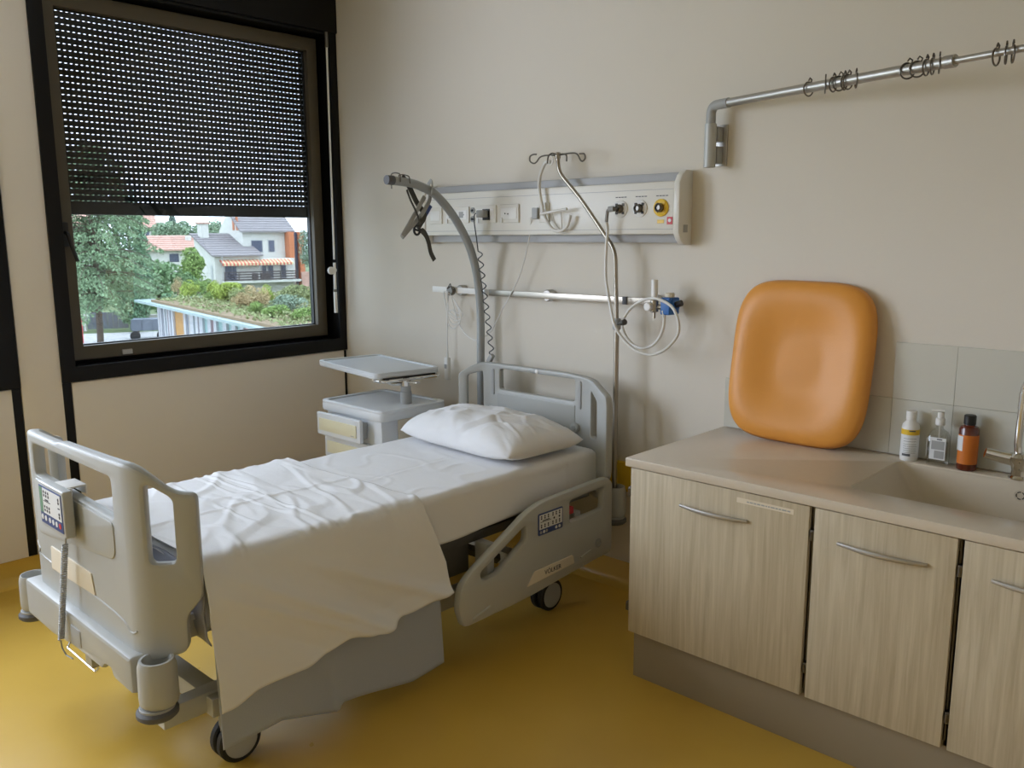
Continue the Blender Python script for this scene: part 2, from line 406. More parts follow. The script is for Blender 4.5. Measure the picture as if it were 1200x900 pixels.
# roller shutter outside
sh = thing('roller_shutter', 'dark perforated roller shutter lowered over the upper half of the window', 'shutter', (-0.20, -0.88, 1.86))
SY0, SY1 = -1.675, -0.085
nh = 58; pitch = (SY1-SY0-0.04)/nh
NS = 32; sp_ = 0.0316; zb = 1.925
def slat_bm(z):
    bm = B(); bodyh = sp_-0.0050
    # curved body
    pr = [(-0.004, 0), (-0.009, bodyh*0.3), (-0.009, bodyh*0.7), (-0.004, bodyh), (0.004, bodyh), (0.001, bodyh*0.5), (0.004, 0)]
    vs = [[bm.verts.new((-0.20+p[0], yy, z+0.0050+p[1])) for p in pr] for yy in (SY0, SY1)]
    n = len(pr)
    for i in range(n): bm.faces.new((vs[0][i], vs[0][(i+1) % n], vs[1][(i+1) % n], vs[1][i]))
    bm.faces.new(vs[0][::-1]); bm.faces.new(vs[1])
    for k in range(nh+1):
        y = SY0+0.02+k*pitch
        box(bm, (-0.203, y-pitch*0.25, z-0.0002), (-0.197, y+pitch*0.25, z+0.0052))
    return bm
s0 = obj('slat', slat_bm(zb), SLATM, sh)
for i in range(1, NS):
    c = s0.copy(); COL.objects.link(c); c.location = (0, 0, i*sp_)
obj('bottom_bar', bx((-0.215, SY0, 1.855), (-0.190, SY1, 1.926), 0.004), SLATM, sh)
obj('side_guide', bx((-0.225, SY0-0.02, 1.07), (-0.175, SY0+0.008, 2.95)), BLACK, sh)
obj('side_guide', bx((-0.225, SY1-0.008, 1.07), (-0.175, SY1+0.02, 2.95)), BLACK, sh)
# crank rod
cr_ = thing('crank_rod', 'white crank rod hanging at the right side of the window frame', 'crank rod', (0.03, -0.09, 1.29))
b_ = B(); tube(b_, [(0.03, -0.078, 2.90), (0.034, -0.085, 2.2), (0.036, -0.088, 1.59)], 0.0065, 8); obj('rod', b_, WHITE, cr_)
b_ = B(); tube(b_, [(0.036, -0.088, 1.57), (0.036, -0.090, 1.40)], 0.009, 8); tube(b_, [(0.036, -0.090, 1.39), (0.036, -0.090, 1.25)], 0.012, 10); obj('grip', b_, WHITE, cr_)
b_ = B(); cyl(b_, (0.036, -0.090, 1.383), 0.013, 0.014, 'Z', 10, 0.002); obj('joint', b_, DSTEEL, cr_)
b_ = B(); tube(b_, [(0.03, -0.078, 2.88), (0.03, -0.078, 2.95), (0.03, -0.08, 2.97)], 0.011, 8); obj('top_joint', b_, DSTEEL, cr_)
b_ = B(); cyl(b_, (0.022, -0.112, 1.52), 0.024, 0.018, 'X', 14, 0.003); box(b_, (0.022, -0.112, 1.512), (0.045, -0.078, 1.532), 0.002); obj('clip', b_, WHITE, cr_)

# ------------------------------------------------------------------ bed
bed = thing('hospital_bed', 'grey adjustable hospital bed on castors with moulded head and foot boards', 'bed', (1.80, -1.25, 0.0))
def boardmap(pathpts, dirn):
    """s along path (rounded), b=z, c=thickness; returns fn"""
    P = fillet([(p[0], p[1], 0) for p in pathpts], 0.05, 8)
    L_ = [0]
    for i in range(1, len(P)): L_.append(L_[-1]+(P[i]-P[i-1]).length)
    tot = L_[-1]
    def fn(a, b, c):
        s = a
        i = 0
        while i < len(P)-2 and s > L_[i+1]: i += 1
        t = (s-L_[i])/(L_[i+1]-L_[i])
        q = P[i].lerp(P[i+1], t) if 0 <= t <= 1 else P[i]+(P[i+1]-P[i])*t
        tn = (P[i+1]-P[i]).normalized()
        # smooth tangent
        if 0 < i < len(P)-2:
            t2 = (P[i+2]-P[i+1]).normalized(); t0 = (P[i]-P[i-1]).normalized()
            tn = (t0.lerp(tn, min(1, t+0.5)) if t < 0.5 else tn.lerp(t2, t-0.5)).normalized()
        nr = Vector((tn.y, -tn.x, 0))*dirn
        q = q+nr*c
        return (q.x, q.y, b)
    cuts = [l for l in L_[1:-1]]
    return fn, cuts, tot, L_
# footboard ----------------------------------------------------------
fp = [(1.20, -2.20), (1.325, -2.335), (2.175, -2.335), (2.292, -2.195)]
fn, cuts, tot, L_ = boardmap(fp, 1)
w1 = (Vector(fp[0])-Vector(fp[1])).length - 0.02; w2 = tot-w1+0.0
s1, s2 = w1+0.005, w2-0.01
out = rpoly([(0.06, 0.47, 0.03), (0.06, 0.565, 0.04), (0.0, 0.66, 0.03), (0.0, 0.985, 0.03), (0.05, 1.0, 0.03), (s1-0.02, 1.055, 0.05),
             (s1+0.30, 1.055, 0.01), (s1+0.33, 1.064, 0.01), (s2-0.18, 1.074, 0.01),
             (s2+0.005, 1.082, 0.05), (tot-0.065, 0.992, 0.05), (tot, 0.988, 0.025), (tot, 0.665, 0.02), (tot-0.050, 0.605, 0.02), (tot-0.050, 0.49, 0.035), (s2, 0.465, 0.03)], 0.02, 5)
s_l, s_r = s1+0.075, s2-0.115
h1 = rpoly([(s_l, 0.905), (s_r, 0.888), (s_r, 1.022), (s_l, 1.018)], 0.022)
h2 = rpoly([(s2+0.03, 0.775), (s2+0.105, 0.775), (s2+0.105, 0.975), (s2+0.03, 1.025)], 0.02)
h3 = rpoly([(s1-0.11, 0.775), (s1-0.035, 0.775), (s1-0.035, 1.015), (s1-0.11, 0.975)], 0.02)
extra = [s1+0.02*k for k in range(1, 3)]+[s2-0.02*k for k in range(1, 3)]
footb = obj('footboard', panel(out, [h1, h2, h3], 0.040, 0.010, fn, cuts+extra), GREY, bed, ang=0.5)
# relief mouldings on the footboard face
def face(fnc, c): return lambda a, b, d: fnc(a, b, c+d)
obj('raised_panel', panel(rpoly([(s_l, 0.69), (s_r, 0.76, 0.045), (s_r, 0.880), (s_l, 0.895)], 0.02), [], 0.006, 0.003, face(fn, 0.021)), GREY, footb)
b_ = B(); pts = [fn(a, b, 0.0195) for a, b in ((s1+0.02, 0.640), (s1+0.06, 0.625), (s1+0.10, 0.60), (s2-0.16, 0.578), (s2-0.05, 0.548), (s2-0.02, 0.56))]
tube(b_, crom(pts, 4), 0.004, 8); obj('moulding', b_, GREY, footb)
plo = rpoly([(s1+0.170, 0.578), (s1+0.555, 0.590), (s1+0.535, 0.662), (s1+0.180, 0.665)], 0.006)
fpl = obj('name_plate', panel(plo, [], 0.006, 0.002, face(fn, 0.0215)), CREAM, footb, label='cream plate on the footboard')
# control handset hung on the footboard
hs = thing('bed_handset', 'grey control handset with printed keypad hooked over the footboard', 'handset', (1.66, -2.40, 0.77))
HX0, HX1 = 1.575, 1.800
obj('body', bx((HX0, -2.405, 0.775), (HX1, -2.372, 0.932), 0.008, 3), GREY, hs)
b_ = B()
box(b_, (HX0+0.06, -2.385, 0.922), (HX1-0.06, -2.306, 0.928), 0.002)
box(b_, (HX0+0.06, -2.312, 0.895), (HX1-0.06, -2.306, 0.928), 0.002); box(b_, (HX0+0.05, -2.385, 0.85), (HX1-0.05, -2.357, 0.926), 0.002); obj('hook', b_, WHITE, hs)
kp = obj('keypad', bx((HX0+0.014, -2.4065, 0.79), (HX1-0.014, -2.404, 0.92)), NAVY, hs, label='navy and white printed keypad')
obj('panel_print', bx((HX0+0.046, -2.4075, 0.828), (HX1-0.020, -2.406, 0.915)), PRINTW, kp)
obj('green_strip', bx((HX0+0.018, -2.4075, 0.828), (HX0+0.042, -2.406, 0.915)), GRN, kp)
def keypad_icons(parent, x0, dx, z0, z1, y, yd, name='key_symbol'):
    b1 = B()
    for j, zz in enumerate((z1-0.016, z0+0.016)):
        for i in range(3):
            cx = x0+0.012+i*0.020
            tube(b1, [Vector((cx, y, zz+0.006)), Vector((cx, y+yd, zz+0.006))], 0.0052, 10)
            tube(b1, [Vector((cx, y, zz-0.006)), Vector((cx, y+yd, zz-0.006))], 0.0052, 10)
    for zz in (z1-0.018, z0+0.016):
        cx = x0+dx-0.014
        tube(b1, [Vector((cx, y, zz+0.005)), Vector((cx, y+yd, zz+0.005))], 0.0055, 10)
        tube(b1, [Vector((cx, y, zz-0.006)), Vector((cx, y+yd, zz-0.006))], 0.0055, 10)
    box(b1, (x0+0.006, y, (z0+z1)/2-0.001), (x0+0.066, y+yd, (z0+z1)/2+0.0015))
    box(b1, (x0+0.02, y, (z0+z1)/2+0.003), (x0+0.05, y+yd, (z0+z1)/2+0.008))
    box(b1, (x0+dx-0.022, y, (z0+z1)/2-0.003), (x0+dx-0.006, y+yd, (z0+z1)/2+0.001))
    return tag(obj(name, b1, INK, parent), kind='stuff')
keypad_icons(kp, HX0+0.048, 0.155, 0.830, 0.913, -2.4074, -0.0008)
for i in range(6):
    cx = HX0+0.030+i*0.030+(0.006 if i > 1 else 0)
    b_ = B(); tube(b_, [(cx, -2.406, 0.811), (cx, -2.4078, 0.811)], 0.0095, 14)
    obj('button', b_, PRINTW if i < 5 else RED, kp)
# spiral cord of handset
b_ = B(); cpts = [(1.735, -2.385, 0.775), (1.730, -2.385, 0.745)]
for k in range(0, 560):
    t = k/560; z = 0.735-0.345*t; a = t*2*math.pi*46; x = 1.722-0.05*t; y = -2.385-0.025*t
    rr = 0.0085
    cpts.append((x+rr*math.cos(a), y+rr*math.sin(a), z))
cpts += [(1.672, -2.410, 0.36), (1.690, -2.405, 0.338), (1.735, -2.40, 0.338)]
tube(b_, cpts, 0.0028, 5); obj('spiral_cord', b_, GREY2, hs)
# foot bumper --------------------------------------------------------
bum = [(1.275, 0.492), (1.275, 0.355), (1.52, 0.352), (1.72, 0.372), (1.955, 0.376), (1.975, 0.400), (2.03, 0.405), (2.045, 0.378), (2.185, 0.375), (2.185, 0.492)]
bump = obj('foot_bumper', panel(rpoly(bum, 0.012), [], 0.075, 0.012, lambda a, b, c: (a, -2.352-c, b)), GREY, bed, ang=0.5)
obj('pedal', bx((1.715, -2.394, 0.392), (1.800, -2.378, 0.455), 0.008), GREY2, bump)
b_ = B(); tube(b_, fillet([(1.70, -2.392, 0.385), (1.70, -2.402, 0.368), (1.94, -2.402, 0.366), (1.94, -2.392, 0.378)], 0.01), 0.0035, 8); obj('pedal_bar', b_, CHROME, bump)
def corner(cx, cy, z0, z1, rad, hx):
    b_ = B()
    pr = [(rad*0.80, 0), (rad*0.98, 0.012), (rad, 0.03), (rad*0.97, (z1-z0)-0.02), (rad*0.86, z1-z0), (0.042, z1-z0), (0.038, z1-z0-0.01), (0.038, z1-z0-0.08), (0.0, z1-z0-0.08)]
    lathe(b_, pr, (cx, cy, z0), 28); o = obj('corner_socket', b_, GREY, bed, ang=0.7)
    b_ = B(); cyl(b_, (cx, cy+hx, z0-0.034), rad*1.06, 0.028, 'Z', 28, 0.008); obj('roller_disc', b_, DGREY, o)
    b_ = B(); cyl(b_, (cx, cy+hx, z0-0.008), rad*0.9, 0.01, 'Z', 24, 0.002); obj('disc_cap', b_, GREY2, o)
    return o
corner(2.238, -2.332, 0.345, 0.492, 0.058, -0.008)
corner(1.225, -2.345, 0.345, 0.482, 0.052, -0.008)
corner(2.300, -0.125, 0.405, 0.552, 0.055, 0.0)
corner(1.340, -0.105, 0.405, 0.552, 0.055, 0.0)
# headboard ----------------------------------------------------------
hp = [(1.34, -0.235), (1.475, -0.150), (2.165, -0.150), (2.345, -0.235)]
fnh, cutsh, toth, Lh = boardmap(hp, 1)
a1 = (Vector(hp[0])-Vector(hp[1])).length-0.015; a2 = toth-(Vector(hp[3])-Vector(hp[2])).length+0.015
outh = rpoly([(0.05, 0.50, 0.03), (0.05, 0.58, 0.03), (0.0, 0.65, 0.03), (0.0, 1.01, 0.03), (0.02, 1.025, 0.02), (a1-0.03, 1.075, 0.05), (a1+0.15, 1.077, 0.01),
              (a2-0.16, 1.077, 0.01), (a2+0.02, 1.065, 0.06), (toth-0.01, 1.005, 0.04), (toth, 0.96, 0.03), (toth, 0.64, 0.03), (toth-0.035, 0.58, 0.03), (toth-0.035, 0.50, 0.03)], 0.02)
m1, m2 = a1+0.115, a2-0.095
hh = [rpoly([(m1, 0.942), (m2, 0.942), (m2, 1.050), (m1, 1.050)], 0.018),
      rpoly([(a2+0.025, 0.785), (a2+0.085, 0.785), (a2+0.085, 0.965), (a2+0.025, 1.01)], 0.018),
      rpoly([(0.050, 0.785), (a1-0.005, 0.785), (a1-0.005, 1.030), (0.050, 1.005)], 0.018),
      rpoly([(a1+0.028, 0.80), (a1+0.058, 0.80), (a1+0.058, 1.03), (a1+0.028, 1.03)], 0.012)]
headb = obj('headboard', panel(outh, hh[:3], 0.038, 0.010, fnh, cutsh), GREY, bed, ang=0.5)
obj('moulding', panel(rpoly([(m1-0.01, 0.775, 0.045), (m2+0.005, 0.775, 0.045), (m2+0.005, 0.925), (m1-0.01, 0.925)], 0.01), [], 0.006, 0.003, face(fnh, 0.020)), GREY, headb)
for sgn, sp in ((1, m2+0.035), (-1, m1-0.045)):
    obj('groove_trim', panel(rrect(sp-0.009, 0.91, sp+0.009, 1.045, 0.008), [], 0.008, 0.003, face(fnh, 0.020)), GREY2, headb)
for sp in (m2+0.01, a1+0.03):
    b_ = B(); p = fnh(sp, 0.815, 0.015); cyl(b_, (p[0], p[1]-0.022, p[2]), 0.024, 0.022, 'Y', 20, 0.004); kn = obj('knob', b_, GREY, headb)
    b_ = B(); cyl(b_, (p[0], p[1]-0.026, p[2]), 0.013, 0.01, 'Y', 16, 0.002); obj('knob_cap', b_, GREY2, kn)
obj('sticker', panel(circ(m1+0.26, 1.063, 0.011), [], 0.002, 0.0005, face(fnh, 0.0195)), WHITE, headb)
# side rail (head end, right side) -------------------------------------
XS = 2.335
sr_out = rpoly([(-1.205, 0.300), (-1.190, 0.385), (-1.130, 0.432), (-0.795, 0.602, 0.10), (-0.700, 0.625, 0.05), (-0.255, 0.635, 0.04), (-0.212, 0.605, 0.03), (-0.212, 0.262, 0.03), (-0.34, 0.255, 0.05),
                (-0.60, 0.235, 0.12), (-0.83, 0.216, 0.10), (-1.175, 0.212, 0.03)], 0.03, 5)
sr_h1 = rpoly([(-1.085, 0.412), (-0.812, 0.545), (-0.812, 0.478), (-0.985, 0.383), (-1.065, 0.378)], 0.018)
sr_h2 = rpoly([(-0.525, 0.485), (-0.288, 0.490), (-0.278, 0.592), (-0.525, 0.583)], 0.012)
siderail = obj('side_rail', panel(sr_out, [sr_h1, sr_h2], 0.038, 0.012, lambda a, b, c: (XS+c, a, b)), GREYPAINT, bed, ang=0.5)
ctl = obj('control_panel', panel(rrect(-0.741, 0.478, -0.580, 0.574, 0.008), [], 0.004, 0.001, lambda a, b, c: (XS+0.0200+c, a, b)), NAVY, siderail, label='printed control panel with navy lower band')
obj('panel_print', bx((XS+0.0215, -0.735, 0.504), (XS+0.0228, -0.586, 0.568)), PRINTW, ctl)
b_ = B()
for j, zz in enumerate((0.556, 0.518)):
    for i in range(6):
        yy = -0.722+i*0.022+(0.008 if i > 2 else 0)
        tube(b_, [(XS+0.0225, yy, zz+0.004), (XS+0.0236, yy, zz+0.004)], 0.0042, 8); tube(b_, [(XS+0.0225, yy, zz-0.005), (XS+0.0236, yy, zz-0.005)], 0.0042, 8)
for yy in (-0.64, -0.605): tube(b_, [(XS+0.0225, yy, 0.537), (XS+0.0236, yy, 0.537)], 0.005, 8)
box(b_, (XS+0.0225, -0.728, 0.535), (XS+0.0236, -0.66, 0.537)); box(b_, (XS+0.0225, -0.715, 0.539), (XS+0.0236, -0.67, 0.543))
tag(obj('key_symbol', b_, INK, ctl), kind='stuff')
for yy, mm in ((-0.725, GREY2), (-0.705, PRINTW), (-0.688, GREY2), (-0.625, PRINTW), (-0.603, PRINTW)):
    b_ = B(); tube(b_, [(XS+0.0218, yy, 0.491), (XS+0.0232, yy, 0.491)], 0.007, 12); obj('button', b_, mm, ctl)
npl = obj('name_plate', panel(rpoly([(-0.81, 0.272), (-0.495, 0.288), (-0.508, 0.330), (-0.765, 0.328)], 0.008), [], 0.005, 0.0015, lambda a, b, c: (XS+0.0195+c, a, b)), CREAM, siderail, label='cream plate lettered on the side rail')
text('VÖLKER', 0.030, INK, 'lettering', npl, lambda a, b, c: (XS+0.0222+c, -0.645+a, 0.303+b))
b_ = B(); lathe(b_, [(0.0, 0), (0.022, 0.0), (0.022, 0.006), (0.014, 0.008), (0.013, 0.004), (0, 0.004)], (XS+0.017, -0.322, 0.335), 20, 'X'); obj('lock_button', b_, GREY2, siderail)
b_ = B(); tube(b_, [(XS+0.019, -1.13, 0.237), (XS+0.019, -1.03, 0.262)], 0.005, 8); obj('moulding', b_, GREYPAINT, siderail)
b_ = B(); tube(b_, [(XS+0.019, -0.45, 0.300), (XS+0.019, -0.37, 0.316)], 0.004, 8); obj('moulding', b_, GREYPAINT, siderail)
# left side rail, lowered and mostly hidden
obj('side_rail', panel(rpoly([(y, z) for y, z in sr_out[::3]], 0.01), [], 0.03, 0.008, lambda a, b, c: (1.30+c, a, b-0.02)), GREYPAINT, bed)
# base frame and mechanism --------------------------------------------
b_ = B()
for x in (1.52, 2.10):
    box(b_, (x-0.03, -2.28, 0.185), (x+0.03, -0.28, 0.255), 0.006)
for y in (-2.10, -1.35, -0.50): box(b_, (1.45, y-0.035, 0.180), (2.17, y+0.035, 0.245), 0.006)
obj('base_frame', b_, GREYPAINT, bed)
b_ = B()
for x in (1.46, 2.18): box(b_, (x-0.025, -2.30, 0.50), (x+0.025, -0.20, 0.565), 0.005)
for y in (-2.30, -1.65, -1.05, -0.25): box(b_, (1.46, y, 0.505), (2.18, y+0.05, 0.56), 0.005)
box(b_, (1.42, -2.30, 0.562), (2.22, -0.20, 0.585), 0.006)
obj('mattress_platform', b_, GREY2, bed)
for x in (1.62, 2.0):
    b_ = B(); tube(b_, [(x, -1.95, 0.25), (x, -1.30, 0.50)], 0.028, 4, flat=0.018); tube(b_, [(x+0.03, -1.25, 0.26), (x+0.03, -0.70, 0.50)], 0.028, 4, flat=0.018)
    tube(b_, [(x, -0.62, 0.25), (x, -1.10, 0.50)], 0.024, 4, flat=0.016); obj('lifting_arm', b_, UNDER, bed)
b_ = B(); tube(b_, [(1.82, -1.2, 0.36), (1.82, -0.75, 0.50)], 0.035, 12); box(b_, (1.75, -1.35, 0.27), (1.90, -1.15, 0.42), 0.02); obj('actuator', b_, UNDER, bed)
b_ = B(); box(b_, (2.12, -1.22, 0.49), (2.225, -0.62, 0.53), 0.008); box(b_, (2.16, -1.15, 0.36), (2.20, -1.0, 0.52), 0.005); obj('rail_bracket', b_, UNDER, bed)
b_ = B(); box(b_, (2.262, -0.515, 0.495), (2.305, -0.44, 0.528), 0.006); obj('release_lever', b_, RED, bed, label='small red release lever under the rail opening')
for y in (-0.42, -0.98):
    b_ = B(); box(b_, (2.235, y-0.02, 0.27), (2.31, y+0.02, 0.50), 0.006); obj('rail_hanger', b_, GREY2, bed)
def castor(x, y):
    b_ = B(); pr = [(0.060, -0.016), (0.070, -0.016), (0.076, -0.010), (0.076, 0.010), (0.070, 0.016), (0.060, 0.016)]
    lathe(b_, pr, (x+0.030, y, 0.0765), 32, 'X'); lathe(b_, pr, (x-0.014, y, 0.0765), 32, 'X'); t_ = obj('castor', b_, TYRE, bed)
    b_ = B(); lathe(b_, [(0.0, 0.0), (0.062, 0.0), (0.064, 0.006), (0.058, 0.018), (0.03, 0.022), (0, 0.022)], (x+0.030, y, 0.0765), 28, 'X')
    lathe(b_, [(0.0, 0.0), (0.062, 0.0), (0.064, -0.006), (0.058, -0.018), (0.03, -0.022), (0, -0.022)], (x-0.012, y, 0.0765), 28, 'X'); obj('hub_cover', b_, GREY, t_)
    b_ = B(); cyl(b_, (x, y, 0.0765), 0.014, 0.125, 'Z', 14); box(b_, (x-0.012, y-0.05, 0.10), (x+0.012, y+0.05, 0.165), 0.008); obj('fork', b_, GREY2, t_)
for x in (1.46, 2.15):
    for y in (-2.055, -0.46): castor(x, y)
# ------------------------------------------------------------------ mattress and linen
MX0, MX1, MY0, MY1 = 1.41, 2.235, -2.165, -0.20
b_ = bx((MX0, MY0, 0.588), (MX1, MY1, 0.728), 0.035, 4)
tag(obj('mattress', b_, MATT), 'grey blue mattress lying on the bed platform under the sheets', 'mattress')

def cloth_grid(name, NU, NV, fnc, m, thick=0.003):
    bm = B(); g = [[bm.verts.new(fnc(i/NU, j/NV)) for j in range(NV+1)] for i in range(NU+1)]
    for i in range(NU):
        for j in range(NV): bm.faces.new((g[i][j], g[i+1][j], g[i+1][j+1], g[i][j+1]))
    for fc in bm.faces: fc.smooth = True
    bm.normal_update()
    me_faces = [fc for fc in bm.faces]
    o = obj(name, bm, m, ang=3.2)
    md = o.modifiers.new('thickness', 'SOLIDIFY'); md.thickness = thick; md.offset = 1.0
    return o
def section(path, rad, n):
    """resample a filleted 2D path (x,z) to n+1 points"""
    P = fillet([(p[0], 0, p[1]) for p in path], rad, 6); L2 = [0]
    for i in range(1, len(P)): L2.append(L2[-1]+(P[i]-P[i-1]).length)
    return P, L2
def evals(P, L2, t):
    s = t*L2[-1]; i = 0
    while i < len(P)-2 and s > L2[i+1]: i += 1
    q = (s-L2[i])/max(1e-9, L2[i+1]-L2[i]); return P[i].lerp(P[i+1], q)
# fitted sheet
fsP, fsL = section([(1.395, 0.560), (1.395, 0.742), (2.250, 0.742), (2.250, 0.555)], 0.030, 0)
def creases(x, y):
    z = 0
    z += 0.0035*abs(ns((x*3.0, y*5.0, 0.0), 1.0, 3.1))
    z += 0.004*(1-min(1, abs(ns((x*2.2+y*1.1, y*2.6-x*0.8, 0.4), 2.1, 9.0))*9))*0.8
    return z
def fs(a, b):
    p = evals(fsP, fsL, a); y = -2.180+b*1.990
    x, z = p.x, p.z
    top = max(0.0, min(1.0, (z-0.70)/0.04))
    if top > 0:
        z += creases(x, y)*top
        z -= 0.004*math.exp(-((x-1.87-0.02*math.sin(y*3))/0.006)**2)*top
        z += 0.0030*math.exp(-((x-1.885-0.02*math.sin(y*3))/0.010)**2)*top
    else:
        x += (0.004*ns((y*6, z*8, 1.0)))*(1 if x > 1.8 else -1)
    if x > 1.8 and z < 0.70:
        k = (0.70-z)/0.125; z -= k*0.018*(ns((y*2.2, 0, 5.0))+0.1); x += 0.004*k
    # rounded ends
    e = min((y+2.180), (-0.19-y))
    if e < 0.05: z -= (0.05-e)**2*12; 
    if y > -0.42 and x > 1.8 and z < 0.72: x += 0.004*math.exp(-((y+0.42)/0.012)**2)
    return (x, y, z)
tag(cloth_grid('fitted_sheet', 110, 200, fs, SHEET2, 0.002), 'white sheet stretched smooth over the head half of the mattress', 'sheet')
# sheet ends: head and foot flaps
# blanket (grey blue) under the white sheet
def blanket(a, b):
    ye = -1.375 if a < 0.55 else -1.375+0.125*min(1, max(0, (a-0.60)/0.26))
    y = -2.170+b*(ye+2.170)
    zb_ = 0.14
    K = [(-2.24, 0.135), (-2.17, 0.140), (-1.96, 0.150), (-1.76, 0.085), (-1.735, 0.082), (-1.715, 0.110), (-1.41, 0.072), (-1.24, 0.088)]
    for i in range(len(K)-1):
        if K[i][0] <= y <= K[i+1][0]:
            t = (y-K[i][0])/(K[i+1][0]-K[i][0]); zb_ = K[i][1]*(1-t)+K[i+1][1]*t
    P, L2 = section([(1.385, 0.50), (1.385, 0.747), (2.256, 0.747), (2.276, 0.60), (2.296, zb_)], 0.035, 0)
    p = evals(P, L2, a); x, z = p.x, p.z
    if x > 2.25:
        k = max(0, (0.72-z)/0.6)
        x += 0.010*k*math.sin(y*9+1)+0.006*k*ns((y*5, z*3, 2.0))
        x += 0.012*k*(1/(1+math.exp(-(y+1.742)*220)))-0.006*k
    return (x, y, z)
tag(cloth_grid('blanket', 110, 130, blanket, BLUE, 0.004), 'grey blue blanket hanging low below the white sheet at the foot end', 'blanket')
# draped white top sheet
KS = [(-2.245, 0.290), (-2.17, 0.296), (-2.05, 0.322), (-1.89, 0.322), (-1.80, 0.345), (-1.71, 0.368), (-1.62, 0.352), (-1.565, 0.342), (-1.47, 0.368), (-1.32, 0.378), (-1.22, 0.380)]
def topsheet(a, b):
    # head edge of the sheet slants and falls back down the side
    ye = -1.345 if a < 0.55 else -1.345+0.105*min(1, max(0, (a-0.62)/0.30))**1.2
    ye += 0.012*math.sin(a*14)
    y = -2.192+b*(ye+2.192)
    zb_ = 0.3
    for i in range(len(KS)-1):
        if KS[i][0] <= y <= KS[i+1][0]:
            t = (y-KS[i][0])/(KS[i+1][0]-KS[i][0]); t = t*t*(3-2*t); zb_ = KS[i][1]*(1-t)+KS[i+1][1]*t
    ex = 2.272+0.030*abs(ns((y*3.4, 0.2, 7.0)))+0.006*ns((y*9, 0.2, 1.0))
    P, L2 = section([(1.372, 0.52), (1.372, 0.758), (ex, 0.762), (2.312, 0.62), (2.326, zb_)], 0.045, 0)
    p = evals(P, L2, a); x, z = p.x, p.z
    top = max(0.0, min(1.0, (z-0.71)/0.04))
    if top > 0:
        z += 0.006*top*(0.5+0.5*ns((x*2.6, y*2.2, 0.0), 1.0, 5.0))
        q = ns((x*1.4+y*2.4, y*1.1-x*1.0, 0.3), 1.6, 2.0); z += 0.0065*top*max(0, 1-abs(q)*9)
        q = ns((x*0.9-y*0.7, y*3.6+x*0.7, 1.3), 1.4, 4.0); z += 0.005*top*max(0, 1-abs(q)*10)
        q = ns((x*2.0+y*0.4, y*6.5, 2.3), 1.3, 8.0); z += 0.004*top*max(0, 1-abs(q)*10)
        z += 0.005*top*math.exp(-((x-1.86)/0.007)**2)+0.005*top*math.exp(-((y+1.72)/0.007)**2)
    if x > 2.2:
        k = max(0.0, min(1.0, (0.74-z)/0.35))
        x += 0.030*k*abs(ns((y*2.6+z*2.6, z*2.0, 3.0)))+0.012*k*ns((y*6+z*5, z*2, 8.0))
        d = (y+1.98)*0.62+(z-0.62)   # long diagonal folds
        x += 0.024*k*math.exp(-(d/0.028)**2)
        d = (y+2.14)*0.55+(z-0.64); x += 0.010*k*math.exp(-(d/0.016)**2)
        d = (y+1.62)*0.50+(z-0.56); x += 0.018*k*math.exp(-(d/0.025)**2)
        if z < zb_+0.06: x += 0.02*(zb_+0.06-z)/0.06*(0.5+0.5*math.sin(y*7))
    if x < 1.4: x -= 0.01*ns((y*5, z*5, 0))
    return (x, y, z)
tag(cloth_grid('top_sheet', 170, 190, topsheet, SHEET, 0.003), 'white top sheet draped crookedly over the foot half and down the side', 'sheet')
# grey blanket end bunched at the foot
def bunch(a, b):
    x = 1.43+a*0.852; y = -2.176-0.018*math.sin(b*math.pi)-0.010*ns((a*7, b*4, 0)); z = 0.725-b*0.235+0.012*ns((a*6, 0, 2.0))*b
    return (x, y, z)
tag(cloth_grid('folded_blanket_end', 60, 24, bunch, MATT, 0.004), 'grey purple blanket end bunched between the mattress and the footboard', 'blanket')
